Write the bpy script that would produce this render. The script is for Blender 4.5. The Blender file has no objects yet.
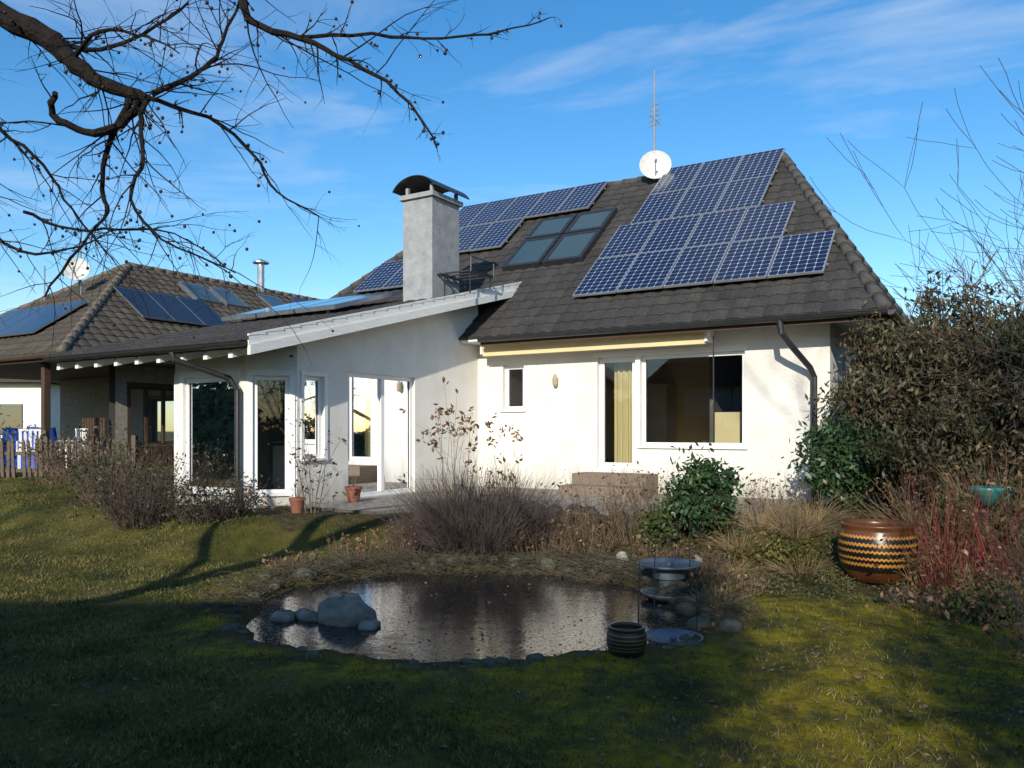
import bpy, math, random
import numpy as np
from mathutils import Vector, Matrix
random.seed(7); rng=np.random.default_rng(7)
sc=bpy.context.scene
V=Vector
# ------------------------------------------------------------------ house frame
C=V((5.19,13.06,0)); L=V((-.8538,.5206,0)); B=V((.5206,.8538,0)); Z=V((0,0,1))
def W(u,v,z=0): return C+L*u+B*v+Z*z
def toUV(x,y):
    dx=x-5.19; dy=y-13.06
    return -dx*.8538+dy*.5206, dx*.5206+dy*.8538
# ------------------------------------------------------------------ mesh builder
class MB:
    def __init__(s): s.v=[];s.f=[];s.m=[];s.uv={}
    def add(s,vs,fs,mi=0):
        o=len(s.v); s.v.extend([tuple(p) for p in vs])
        for f in fs: s.f.append([i+o for i in f]); s.m.append(mi)
    def quad(s,a,b,c,d,mi=0,uv=None):
        s.add([a,b,c,d],[(0,1,2,3)],mi)
        if uv: s.uv[len(s.f)-1]=uv
    def obox(s,o,ex,ey,ez,mi=0):
        p=[o,o+ex,o+ex+ey,o+ey,o+ez,o+ex+ez,o+ex+ey+ez,o+ey+ez]
        s.add(p,[(0,3,2,1),(4,5,6,7),(0,1,5,4),(1,2,6,5),(2,3,7,6),(3,0,4,7)],mi)
    def ubox(s,u0,u1,v0,v1,z0,z1,mi=0):
        s.obox(W(u0,v0,z0),L*(u1-u0),B*(v1-v0),Z*(z1-z0),mi)
    def box(s,x0,x1,y0,y1,z0,z1,mi=0):
        s.obox(V((x0,y0,z0)),V((x1-x0,0,0)),V((0,y1-y0,0)),V((0,0,z1-z0)),mi)
    def tube(s,pts,rad,n=6,mi=0,cap=True):
        pts=[V(p) for p in pts]; k=len(pts)
        if not hasattr(rad,'__len__'): rad=[rad]*k
        o=len(s.v); prev=None
        for i,p in enumerate(pts):
            t=(pts[min(i+1,k-1)]-pts[max(i-1,0)])
            if t.length<1e-9: t=V((0,0,1))
            t.normalize()
            if prev is None:
                a=t.cross(V((0,0,1)) if abs(t.z)<.9 else V((1,0,0))).normalized()
            else:
                a=(prev-t*prev.dot(t))
                a=a.normalized() if a.length>1e-6 else t.orthogonal().normalized()
            prev=a; b=t.cross(a)
            for j in range(n):
                th=2*math.pi*j/n
                s.v.append(tuple(p+(a*math.cos(th)+b*math.sin(th))*rad[i]))
        for i in range(k-1):
            for j in range(n):
                j2=(j+1)%n
                s.f.append([o+i*n+j,o+i*n+j2,o+(i+1)*n+j2,o+(i+1)*n+j]); s.m.append(mi)
        if cap:
            s.f.append([o+j for j in range(n)][::-1]); s.m.append(mi)
            s.f.append([o+(k-1)*n+j for j in range(n)]); s.m.append(mi)
    def lathe(s,c,prof,n=28,mi=0,axis=None):
        c=V(c); o=len(s.v)
        q=Matrix.Identity(3) if axis is None else V((0,0,1)).rotation_difference(V(axis)).to_matrix()
        for r,z in prof:
            for j in range(n):
                th=2*math.pi*j/n
                s.v.append(tuple(c+q@V((r*math.cos(th),r*math.sin(th),z))))
        for i in range(len(prof)-1):
            for j in range(n):
                j2=(j+1)%n
                s.f.append([o+i*n+j,o+i*n+j2,o+(i+1)*n+j2,o+(i+1)*n+j]); s.m.append(mi)
    def ball(s,c,r,n=8,mi=0,sc3=(1,1,1),jit=0,rot=None):
        c=V(c); o=len(s.v); m=n//2+1
        for i in range(m+1):
            ph=math.pi*i/m
            for j in range(n):
                th=2*math.pi*j/n
                k=1+random.uniform(-jit,jit)
                p=V((math.sin(ph)*math.cos(th)*sc3[0],math.sin(ph)*math.sin(th)*sc3[1],math.cos(ph)*sc3[2]))*r*k
                if rot: p=rot@p
                s.v.append(tuple(c+p))
        for i in range(m):
            for j in range(n):
                j2=(j+1)%n
                s.f.append([o+i*n+j,o+(i+1)*n+j,o+(i+1)*n+j2,o+i*n+j2]); s.m.append(mi)
    def obj(s,name,mats,parent=None,smooth=False):
        me=bpy.data.meshes.new(name); me.from_pydata(s.v,[],s.f)
        if not isinstance(mats,(list,tuple)): mats=[mats]
        for m in mats: me.materials.append(m)
        me.polygons.foreach_set('material_index',s.m)
        if s.uv:
            l=me.uv_layers.new(name='UVMap')
            for fi,u in s.uv.items():
                p=me.polygons[fi]
                for k,li in enumerate(p.loop_indices): l.data[li].uv=u[k]
        if smooth: me.polygons.foreach_set('use_smooth',[True]*len(me.polygons))
        me.update()
        ob=bpy.data.objects.new(name,me); sc.collection.objects.link(ob)
        if parent: ob.parent=parent
        return ob
def empty(name):
    e=bpy.data.objects.new(name,None); sc.collection.objects.link(e); return e
def np_mesh(name,verts,k,mat,parent=None):
    n=len(verts)//k
    me=bpy.data.meshes.new(name)
    me.vertices.add(n*k); me.vertices.foreach_set('co',np.asarray(verts,dtype=np.float32).ravel())
    me.loops.add(n*k); me.loops.foreach_set('vertex_index',np.arange(n*k,dtype=np.int32))
    me.polygons.add(n); me.polygons.foreach_set('loop_start',np.arange(0,n*k,k,dtype=np.int32))
    me.polygons.foreach_set('loop_total',np.full(n,k,dtype=np.int32))
    me.materials.append(mat); me.update(calc_edges=True); me.validate()
    ob=bpy.data.objects.new(name,me); sc.collection.objects.link(ob)
    if parent: ob.parent=parent
    return ob
# ------------------------------------------------------------------ materials
def newmat(name):
    m=bpy.data.materials.new(name); m.use_nodes=True
    nt=m.node_tree; b=nt.nodes['Principled BSDF']; return m,nt,b
def mat(name,c1,c2=None,scale=8,rough=.7,bump=0,bscale=40,metal=0,spec=.4,detail=6,stretch=None,sharp=(.3,.7)):
    m,nt,b=newmat(name); N=nt.nodes; K=nt.links
    b.inputs['Roughness'].default_value=rough; b.inputs['Metallic'].default_value=metal
    b.inputs['Specular IOR Level'].default_value=spec
    tc=N.new('ShaderNodeTexCoord'); src=tc.outputs['Object']
    if stretch:
        mp=N.new('ShaderNodeMapping'); mp.inputs['Scale'].default_value=stretch; K.new(src,mp.inputs[0]); src=mp.outputs[0]
    if c2 is None: c2=tuple(x*.75 for x in c1)
    no=N.new('ShaderNodeTexNoise'); no.inputs['Scale'].default_value=scale; no.inputs['Detail'].default_value=detail
    no.inputs['Roughness'].default_value=.65
    K.new(src,no.inputs['Vector'])
    r=N.new('ShaderNodeValToRGB'); r.color_ramp.elements[0].position=sharp[0]; r.color_ramp.elements[1].position=sharp[1]
    r.color_ramp.elements[0].color=(*c1,1); r.color_ramp.elements[1].color=(*c2,1)
    K.new(no.outputs['Fac'],r.inputs[0]); K.new(r.outputs[0],b.inputs['Base Color'])
    if bump:
        n2=N.new('ShaderNodeTexNoise'); n2.inputs['Scale'].default_value=bscale; n2.inputs['Detail'].default_value=5
        K.new(src,n2.inputs['Vector'])
        bp=N.new('ShaderNodeBump'); bp.inputs['Strength'].default_value=bump; bp.inputs['Distance'].default_value=.02
        K.new(n2.outputs['Fac'],bp.inputs['Height']); K.new(bp.outputs[0],b.inputs['Normal'])
    return m
def leafmat(name,c1,c2,scale=3,rough=.5,spec=.3,c3=None):
    m=mat(name,c1,c2,scale=scale,rough=rough,spec=spec,sharp=(.35,.65),detail=3)
    nt=m.node_tree; b=nt.nodes['Principled BSDF']
    tc=nt.nodes.new('ShaderNodeTexCoord'); n=nt.nodes.new('ShaderNodeTexNoise'); n.inputs['Scale'].default_value=22; n.inputs['Detail'].default_value=1
    nt.links.new(tc.outputs['Object'],n.inputs['Vector'])
    hs=nt.nodes.new('ShaderNodeHueSaturation'); mr=nt.nodes.new('ShaderNodeMapRange')
    mr.inputs['From Min'].default_value=.3; mr.inputs['From Max'].default_value=.7; mr.inputs['To Min'].default_value=.45; mr.inputs['To Max'].default_value=1.6
    nt.links.new(n.outputs['Fac'],mr.inputs['Value']); nt.links.new(mr.outputs[0],hs.inputs['Value'])
    l=b.inputs['Base Color'].links[0].from_socket
    nt.links.new(l,hs.inputs['Color']); nt.links.new(hs.outputs[0],b.inputs['Base Color'])
    return m
def stucco():
    m,nt,b=newmat('white_stucco'); N=nt.nodes;K=nt.links
    b.inputs['Roughness'].default_value=.9; b.inputs['Specular IOR Level'].default_value=.15
    tc=N.new('ShaderNodeTexCoord')
    n=N.new('ShaderNodeTexNoise'); n.inputs['Scale'].default_value=1.6; n.inputs['Detail'].default_value=8; n.inputs['Roughness'].default_value=.7
    K.new(tc.outputs['Object'],n.inputs['Vector'])
    r=N.new('ShaderNodeValToRGB'); r.color_ramp.elements[0].color=(.70,.675,.62,1); r.color_ramp.elements[1].color=(.78,.765,.72,1)
    r.color_ramp.elements[0].position=.35; r.color_ramp.elements[1].position=.6
    K.new(n.outputs['Fac'],r.inputs[0])
    sx=N.new('ShaderNodeSeparateXYZ'); K.new(tc.outputs['Object'],sx.inputs[0])
    mp=N.new('ShaderNodeMapping'); mp.inputs['Scale'].default_value=(5,5,.35); K.new(tc.outputs['Object'],mp.inputs[0])
    n3=N.new('ShaderNodeTexNoise'); n3.inputs['Scale'].default_value=1.2; n3.inputs['Detail'].default_value=6; K.new(mp.outputs[0],n3.inputs['Vector'])
    ad=N.new('ShaderNodeMath'); ad.operation='MULTIPLY_ADD'; ad.inputs[1].default_value=-.9; K.new(n3.outputs['Fac'],ad.inputs[0]); K.new(sx.outputs['Z'],ad.inputs[2])
    mr=N.new('ShaderNodeMapRange'); mr.inputs['From Min'].default_value=-.05; mr.inputs['From Max'].default_value=.5; mr.inputs['To Min'].default_value=.6; mr.inputs['To Max'].default_value=0
    K.new(ad.outputs[0],mr.inputs['Value'])
    mx=N.new('ShaderNodeMixRGB'); mx.inputs[2].default_value=(.28,.27,.22,1); K.new(mr.outputs[0],mx.inputs[0]); K.new(r.outputs[0],mx.inputs[1])
    K.new(mx.outputs[0],b.inputs['Base Color'])
    n2=N.new('ShaderNodeTexNoise'); n2.inputs['Scale'].default_value=55; n2.inputs['Detail'].default_value=4; K.new(tc.outputs['Object'],n2.inputs['Vector'])
    bp=N.new('ShaderNodeBump'); bp.inputs['Strength'].default_value=.6; bp.inputs['Distance'].default_value=.02
    K.new(n2.outputs['Fac'],bp.inputs['Height']); K.new(bp.outputs[0],b.inputs['Normal'])
    return m
M_stucco=stucco()
M_white=mat('white_paint',(.80,.80,.79),(.74,.74,.73),scale=3,rough=.45)
M_plank=mat('white_planks',(.82,.81,.78),(.68,.67,.63),scale=3,rough=.6,stretch=(1,1,9),bump=.3,bscale=12)
M_dark=mat('dark_metal',(.06,.062,.065),(.04,.04,.045),rough=.4,metal=.5)
M_wood=mat('brown_wood',(.09,.055,.035),(.05,.03,.02),scale=6,rough=.7,bump=.3)
M_greywood=mat('weathered_wood',(.15,.115,.085),(.08,.065,.05),scale=9,rough=.85,bump=.4,bscale=30)
M_zinc=mat('zinc',(.42,.44,.46),(.30,.32,.34),scale=5,rough=.38,metal=.8)
M_render=mat('chimney_render',(.36,.37,.38),(.23,.24,.25),scale=5,rough=.9,bump=.6,bscale=45)
M_cream=mat('awning_fabric',(.72,.60,.34),(.65,.53,.30),scale=2,rough=.8)
M_int=mat('interior_plaster',(.72,.58,.34),(.64,.50,.28),scale=1.5,rough=.9)
M_intw=mat('interior_white',(.65,.64,.60),scale=1.5,rough=.9)
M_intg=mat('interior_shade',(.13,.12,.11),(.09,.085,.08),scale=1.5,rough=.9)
M_intd=mat('interior_floor',(.22,.14,.08),(.14,.09,.05),scale=4,rough=.4)
M_curtain=mat('curtain',(.62,.5,.26),(.45,.36,.18),scale=3,rough=.9,stretch=(14,14,.5))
M_brick=mat('pale_brick',(.38,.34,.29),(.24,.21,.17),scale=9,rough=.9,bump=.5)
M_terra=mat('terracotta',(.26,.10,.06),(.17,.07,.045),scale=9,rough=.8,bump=.2)
M_stone=mat('rock',(.12,.115,.085),(.045,.048,.03),scale=9,rough=.95,bump=.9,bscale=20)
M_rock2=mat('boulder_rock',(.27,.24,.20),(.10,.095,.07),scale=7,rough=.9,bump=1,bscale=14)
M_bark=mat('bark',(.024,.020,.018),(.011,.010,.009),scale=25,rough=.95,bump=.8,bscale=60,spec=.15)
M_twig=mat('twig_bark',(.05,.036,.03),(.03,.022,.02),scale=20,rough=.8)
M_berry=mat('berry',(.035,.016,.013),(.018,.011,.009),scale=20,rough=.6)
M_drytwig=mat('dry_twigs',(.16,.11,.07),(.07,.048,.036),scale=5,rough=.9)
M_purpletwig=mat('purple_twigs',(.085,.06,.05),(.045,.033,.03),scale=5,rough=.9)
M_straw=mat('straw',(.30,.22,.11),(.16,.11,.055),scale=5,rough=.9)
M_red=mat('red_dogwood_bark',(.20,.02,.022),(.09,.022,.02),scale=7,rough=.6)
M_teal=mat('teal_glaze',(.06,.20,.18),(.03,.11,.10),scale=8,rough=.3)
M_bluegrey=mat('bluegrey_plastic',(.13,.16,.18),(.08,.10,.12),scale=9,rough=.35)
M_blue=mat('blue_tarp',(.03,.12,.6),(.015,.07,.42),scale=5,rough=.5,bump=.5,bscale=8)
M_ridge=mat('ridge_tile',(.085,.078,.072),(.05,.046,.043),scale=6,rough=.85,bump=.4)
def tilemat(name,c1,c2,c3):
    m,nt,b=newmat(name);N=nt.nodes;K=nt.links
    b.inputs['Roughness'].default_value=.85; b.inputs['Specular IOR Level'].default_value=.25
    uv=N.new('ShaderNodeUVMap')
    fl=N.new('ShaderNodeVectorMath'); fl.operation='FLOOR'; K.new(uv.outputs[0],fl.inputs[0])
    wn=N.new('ShaderNodeTexWhiteNoise'); wn.noise_dimensions='2D'; K.new(fl.outputs[0],wn.inputs['Vector'])
    tc=N.new('ShaderNodeTexCoord')
    n=N.new('ShaderNodeTexNoise'); n.inputs['Scale'].default_value=1.1; n.inputs['Detail'].default_value=9; n.inputs['Roughness'].default_value=.72; K.new(tc.outputs['Object'],n.inputs['Vector'])
    r=N.new('ShaderNodeValToRGB'); e=r.color_ramp.elements; e[0].position=.32;e[0].color=(*c1,1); e[1].position=.7;e[1].color=(*c2,1)
    K.new(n.outputs['Fac'],r.inputs[0])
    mx=N.new('ShaderNodeMixRGB'); mx.inputs[2].default_value=(*c3,1); K.new(r.outputs[0],mx.inputs[1])
    mm=N.new('ShaderNodeMath'); mm.operation='MULTIPLY'; mm.inputs[1].default_value=.55; K.new(wn.outputs['Value'],mm.inputs[0]); K.new(mm.outputs[0],mx.inputs[0])
    n2=N.new('ShaderNodeTexNoise'); n2.inputs['Scale'].default_value=30; n2.inputs['Detail'].default_value=4; K.new(tc.outputs['Object'],n2.inputs['Vector'])
    hs=N.new('ShaderNodeHueSaturation'); mr=N.new('ShaderNodeMapRange'); mr.inputs['From Min'].default_value=.3; mr.inputs['From Max'].default_value=.7; mr.inputs['To Min'].default_value=.6; mr.inputs['To Max'].default_value=1.35
    K.new(n2.outputs['Fac'],mr.inputs[0]); K.new(mr.outputs[0],hs.inputs['Value']); K.new(mx.outputs[0],hs.inputs['Color'])
    K.new(hs.outputs[0],b.inputs['Base Color'])
    bp=N.new('ShaderNodeBump'); bp.inputs['Strength'].default_value=.4; bp.inputs['Distance'].default_value=.02; K.new(n2.outputs['Fac'],bp.inputs['Height']); K.new(bp.outputs[0],b.inputs['Normal'])
    return m
M_tile=tilemat('roof_tile',(.042,.041,.040),(.078,.072,.066),(.028,.027,.027))
M_tile2=tilemat('roof_tile_brown',(.075,.062,.048),(.12,.10,.075),(.05,.042,.036))
def glassmat(name,tint=(.85,.9,.9),extra=.02):
    m=bpy.data.materials.new(name); m.use_nodes=True; nt=m.node_tree; nt.nodes.clear();N=nt.nodes;K=nt.links
    o=N.new('ShaderNodeOutputMaterial'); t=N.new('ShaderNodeBsdfTransparent'); t.inputs[0].default_value=(*tint,1)
    g=N.new('ShaderNodeBsdfGlossy'); g.inputs['Roughness'].default_value=.015; g.inputs[0].default_value=(.9,.93,1,1)
    f=N.new('ShaderNodeFresnel'); f.inputs[0].default_value=1.5; a=N.new('ShaderNodeMath'); a.inputs[1].default_value=extra; K.new(f.outputs[0],a.inputs[0])
    x=N.new('ShaderNodeMixShader'); K.new(a.outputs[0],x.inputs[0]); K.new(t.outputs[0],x.inputs[1]); K.new(g.outputs[0],x.inputs[2]); K.new(x.outputs[0],o.inputs[0])
    return m
M_glass=glassmat('window_glass')
m,nt,b=newmat('skylight_glass'); b.inputs['Base Color'].default_value=(.04,.07,.08,1); b.inputs['Roughness'].default_value=.05; b.inputs['Specular IOR Level'].default_value=1.0; M_sky=m
m,nt,b=newmat('thermal_collector'); b.inputs['Base Color'].default_value=(.012,.016,.03,1); b.inputs['Roughness'].default_value=.08; b.inputs['Specular IOR Level'].default_value=.6; M_therm=m
m,nt,b=newmat('pond_water'); b.inputs['Specular IOR Level'].default_value=.8
tc=nt.nodes.new('ShaderNodeTexCoord'); n=nt.nodes.new('ShaderNodeTexNoise'); n.inputs['Scale'].default_value=4; n.inputs['Detail'].default_value=6; n.inputs['Roughness'].default_value=.6
bp=nt.nodes.new('ShaderNodeBump'); bp.inputs['Strength'].default_value=.09; bp.inputs['Distance'].default_value=.05
nt.links.new(tc.outputs['Object'],n.inputs['Vector']); nt.links.new(n.outputs['Fac'],bp.inputs['Height']); nt.links.new(bp.outputs[0],b.inputs['Normal'])
n=nt.nodes.new('ShaderNodeTexNoise'); n.inputs['Scale'].default_value=38; n.inputs['Detail'].default_value=5; nt.links.new(tc.outputs['Object'],n.inputs['Vector'])
r=nt.nodes.new('ShaderNodeValToRGB'); r.color_ramp.elements[0].position=.58; r.color_ramp.elements[1].position=.72; r.color_ramp.elements[0].color=(.006,.008,.010,1); r.color_ramp.elements[1].color=(.05,.05,.04,1)
nt.links.new(n.outputs['Fac'],r.inputs[0]); nt.links.new(r.outputs[0],b.inputs['Base Color'])
r2=nt.nodes.new('ShaderNodeValToRGB'); r2.color_ramp.elements[0].position=.5; r2.color_ramp.elements[1].position=.7; r2.color_ramp.elements[0].color=(.03,)*3+(1,); r2.color_ramp.elements[1].color=(.45,)*3+(1,)
nt.links.new(n.outputs['Fac'],r2.inputs[0]); nt.links.new(r2.outputs[0],b.inputs['Roughness'])
M_water=m
def pvmat():
    m,nt,b=newmat('solar_cells');N=nt.nodes;K=nt.links
    uv=N.new('ShaderNodeUVMap'); mp=N.new('ShaderNodeVectorMath'); mp.operation='MULTIPLY'; mp.inputs[1].default_value=(6,10,1); K.new(uv.outputs[0],mp.inputs[0])
    fr=N.new('ShaderNodeVectorMath'); fr.operation='FRACTION'; K.new(mp.outputs[0],fr.inputs[0])
    sb=N.new('ShaderNodeVectorMath'); sb.operation='SUBTRACT'; sb.inputs[1].default_value=(.5,.5,0); K.new(fr.outputs[0],sb.inputs[0])
    ab=N.new('ShaderNodeVectorMath'); ab.operation='ABSOLUTE'; K.new(sb.outputs[0],ab.inputs[0])
    sx=N.new('ShaderNodeSeparateXYZ'); K.new(ab.outputs[0],sx.inputs[0])
    def mth(op,a,b_=None,v=None):
        n=N.new('ShaderNodeMath'); n.operation=op; K.new(a,n.inputs[0])
        if b_ is not None: K.new(b_,n.inputs[1])
        if v is not None: n.inputs[1].default_value=v
        return n.outputs[0]
    mxx=mth('MAXIMUM',sx.outputs[0],sx.outputs[1]); g1=mth('GREATER_THAN',mxx,v=.478)
    sm=mth('ADD',sx.outputs[0],sx.outputs[1]); g2=mth('GREATER_THAN',sm,v=.83)
    g=mth('MAXIMUM',g1,g2)
    x=N.new('ShaderNodeMixRGB'); x.inputs[1].default_value=(.006,.013,.045,1); x.inputs[2].default_value=(.36,.41,.50,1); K.new(g,x.inputs[0]); K.new(x.outputs[0],b.inputs['Base Color'])
    b.inputs['Roughness'].default_value=.13; b.inputs['Specular IOR Level'].default_value=.6
    return m
M_pv=pvmat()
M_alu=mat('aluminium',(.55,.56,.58),(.45,.46,.48),rough=.35,metal=.7)

# ------------------------------------------------------------------ generic wall / window
class Fr:
    def __init__(s,o,d,n): s.o=V(o); s.d=V(d).normalized(); s.n=V(n).normalized()
    def p(s,a,out,z): return s.o+s.d*a+s.n*out+Z*z
def lbox(mb,fr,s0,s1,o0,o1,z0,z1,mi=0):
    mb.obox(fr.p(s0,o0,z0),fr.d*(s1-s0),fr.n*(o1-o0),Z*(z1-z0),mi)
def wall(mb,fr,l,z0,z1,ops,th=.3,mi=0,mback=1,s_start=0):
    xs=sorted(set([s_start,l]+[o[0] for o in ops]+[o[1] for o in ops])); zs=sorted(set([z0,z1]+[o[2] for o in ops]+[o[3] for o in ops]))
    for i in range(len(xs)-1):
        for j in range(len(zs)-1):
            cx=(xs[i]+xs[i+1])/2; cz=(zs[j]+zs[j+1])/2
            if any(o[0]<cx<o[1] and o[2]<cz<o[3] for o in ops): continue
            mb.quad(fr.p(xs[i],0,zs[j]),fr.p(xs[i+1],0,zs[j]),fr.p(xs[i+1],0,zs[j+1]),fr.p(xs[i],0,zs[j+1]),mi)
            mb.quad(fr.p(xs[i],-th,zs[j]),fr.p(xs[i],-th,zs[j+1]),fr.p(xs[i+1],-th,zs[j+1]),fr.p(xs[i+1],-th,zs[j]),mback)
    for a,b_,c,d in ops:
        mb.quad(fr.p(a,0,c),fr.p(a,-th,c),fr.p(a,-th,d),fr.p(a,0,d),mi)
        mb.quad(fr.p(b_,0,c),fr.p(b_,0,d),fr.p(b_,-th,d),fr.p(b_,-th,c),mi)
        mb.quad(fr.p(a,0,d),fr.p(a,-th,d),fr.p(b_,-th,d),fr.p(b_,0,d),mi)
        mb.quad(fr.p(a,0,c),fr.p(b_,0,c),fr.p(b_,-th,c),fr.p(a,-th,c),mi)
def window(mf,mg,fr,s0,s1,z0,z1,inset=.1,fw=.07,mull=(),sill=True,casing=0):
    if casing:
        c_=casing
        lbox(mf,fr,s0-c_,s0-.004,.001,.022,z0-c_,z1+c_); lbox(mf,fr,s1+.004,s1+c_,.001,.022,z0-c_,z1+c_)
        lbox(mf,fr,s0-.004,s1+.004,.001,.020,z1+.004,z1+c_)
    i0=-inset-.06; i1=-inset
    s0+=.002;s1-=.002;z0+=.002;z1-=.002
    lbox(mf,fr,s0,s0+fw,i0,i1,z0,z1); lbox(mf,fr,s1-fw,s1,i0,i1,z0,z1)
    lbox(mf,fr,s0+fw,s1-fw,i0,i1,z0,z0+fw); lbox(mf,fr,s0+fw,s1-fw,i0,i1,z1-fw,z1)
    for q in mull: lbox(mf,fr,q-fw*.6,q+fw*.6,i0,i1+.01,z0+fw,z1-fw)
    g=-inset-.035
    mg.quad(fr.p(s0+fw,g,z0+fw),fr.p(s1-fw,g,z0+fw),fr.p(s1-fw,g,z1-fw),fr.p(s0+fw,g,z1-fw))
    gz=.008
    for (a_,b_,c_,d_) in ((s0+fw,s0+fw+gz,z0+fw,z1-fw),(s1-fw-gz,s1-fw,z0+fw,z1-fw)): lbox(mf,fr,a_,b_,g+.001,g+.012,c_,d_,1)
    if sill: lbox(mf,fr,s0-.05,s1+.05,-inset+.003,.05,z0-.035,z0-.004)

# ------------------------------------------------------------------ roof faces
def roofface(mb,bl,br,tr,tl,row=.33,tw=.30,mi=0,wave=.018,step=.024):
    bl,br,tr,tl=map(V,(bl,br,tr,tl)); e=(br-bl).normalized()
    n=e.cross(tl-bl).normalized()
    if n.z<0: n=-n
    s=n.cross(e).normalized()
    if s.z<0: s=-s
    H=(tl-bl).dot(s); a1=(tl-bl).dot(e); b0=(br-bl).dot(e); b1=(tr-bl).dot(e)
    nr=max(1,round(H/row)); dh=H/nr
    lo=min(0,a1); hi=max(b0,b1); st=tw/4
    ks=[i*st for i in range(int(math.floor(lo/st)),int(math.ceil(hi/st))+1)]
    for r in range(nr):
        h0=r*dh; h1=(r+1)*dh+.03
        l0=a1*h0/H; r0=b0+(b1-b0)*h0/H; l1=a1*min(h1,H)/H; r1=b0+(b1-b0)*min(h1,H)/H
        lo_=[];up=[];bt=[]
        rj=random.uniform(-.004,.004)
        for k in ks:
            w=wave*(abs(math.sin(math.pi*k/tw))*1.6-.6)
            x0=min(max(k,l0),r0); x1=min(max(k,l1),r1)
            lo_.append((bl+e*x0+s*(h0+rj)+n*(w+step),x0)); up.append((bl+e*x1+s*min(h1,H)+n*(w),x1)); bt.append(bl+e*x0+s*(h0+rj)+n*(w*.3-.02))
        for i in range(len(ks)-1):
            if lo_[i][1]>=lo_[i+1][1] and up[i][1]>=up[i+1][1]: continue
            c=math.floor(ks[i]/tw+1e-4)+.5; uvs=[(c,r+.5)]*4
            mb.quad(lo_[i][0],lo_[i+1][0],up[i+1][0],up[i][0],mi,uv=uvs)
            mb.quad(bt[i],bt[i+1],lo_[i+1][0],lo_[i][0],mi,uv=uvs)
def ridgecaps(mb,a,b_,r=.105,mi=0):
    a,b_=V(a),V(b_); n=int((b_-a).length/.38)
    for i in range(n):
        p=a.lerp(b_,i/n); q=a.lerp(b_,(i+1.06)/n)
        mb.tube([p+Z*.01,q],[r,r*.85],n=8,mi=mi)
def gutter(mb,a,b_,r=.075,mi=0):
    a,b_=V(a),V(b_); t=(b_-a).normalized(); sd=t.cross(Z).normalized()
    n=7
    for rr in (r,r-.008):
        ring=[]
        for i in range(n+1):
            th=math.pi+math.pi*i/n
            ring.append(sd*math.cos(th)*rr+Z*math.sin(th)*rr)
        for i in range(n):
            mb.quad(a+ring[i],b_+ring[i],b_+ring[i+1],a+ring[i+1],mi)
    for sg in (-1,1): mb.tube([a+sd*sg*r,b_+sd*sg*r],.011,n=6,mi=mi)
    for p in (a,b_):
        mb.add([p+sd*math.cos(math.pi+math.pi*i/n)*r+Z*math.sin(math.pi+math.pi*i/n)*r for i in range(n+1)],[tuple(range(n+1))],mi)

# ------------------------------------------------------------------ ground
def sm(a,b,x):
    t=np.clip((x-a)/(b-a),0,1); return t*t*(3-2*t)
pond_ctrl=[(-2.28,6.75),(-1.9,6.05),(-.77,5.55),(-.08,5.55),(.57,5.8),(1.32,6.1),(1.65,7.0),(1.50,8.0),(1.20,8.8),(.57,9.25),(-.4,9.45),(-1.2,9.4),(-2.0,9.0),(-2.45,8.0)]
def catmull(P,k=8):
    out=[];n=len(P)
    for i in range(n):
        p0,p1,p2,p3=[np.array(P[(i+j-1)%n]) for j in range(4)]
        for t in np.arange(k)/k:
            out.append(.5*((2*p1)+(-p0+p2)*t+(2*p0-5*p1+4*p2-p3)*t*t+(-p0+3*p1-3*p2+p3)*t**3))
    return np.array(out)
POND=catmull(pond_ctrl)
def pond_sd(x,y):
    x=np.asarray(x,float);y=np.asarray(y,float)
    sh=x.shape; x=x.ravel();y=y.ravel()
    d=np.full(x.shape,1e9); n=len(POND)
    near=(abs(x)<5)&(y>2)&(y<13)
    xs=x[near];ys=y[near]; dd=np.full(xs.shape,1e9); ii=np.zeros(xs.shape,bool)
    for i in range(n):
        ax,ay=POND[i];bx,by=POND[(i+1)%n]
        t=np.clip(((xs-ax)*(bx-ax)+(ys-ay)*(by-ay))/((bx-ax)**2+(by-ay)**2+1e-12),0,1)
        dd=np.minimum(dd,np.hypot(xs-ax-t*(bx-ax),ys-ay-t*(by-ay)))
        c=((ay>ys)!=(by>ys))&(xs<(bx-ax)*(ys-ay)/(by-ay+1e-12)+ax)
        ii^=c
    dd=dd+ .05*np.sin(xs*9+ys*4)*np.sin(ys*8-xs*3)*np.where(ii,-1,1)
    d[near]=np.where(ii,-dd,dd)
    return d.reshape(sh)
def gh(x,y,pond=True):
    x=np.asarray(x,float);y=np.asarray(y,float)
    u,v=toUV(x,y)
    s=-4.9-3.2*sm(3.8,6.6,u)
    z=.40*sm(s,s+1.5,v)+.28*sm(13,17.5,y)*sm(-5,-9,x)
    z=z+.018*np.sin(x*1.7+y*.6)+.014*np.sin(y*2.3-x*.9)+.010*np.sin(x*5.1)*np.sin(y*4.3)
    if pond:
        d=pond_sd(x,y)
        z=z-(z+.42)*sm(.02,-.4,d)*(d<.02)
        z=np.where((d<.6)&(d>0),z*sm(0,.6,d)+.01*(1-sm(0,.6,d)),z)
    return z
def g(x,y): return float(gh(x,y,True))
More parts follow.
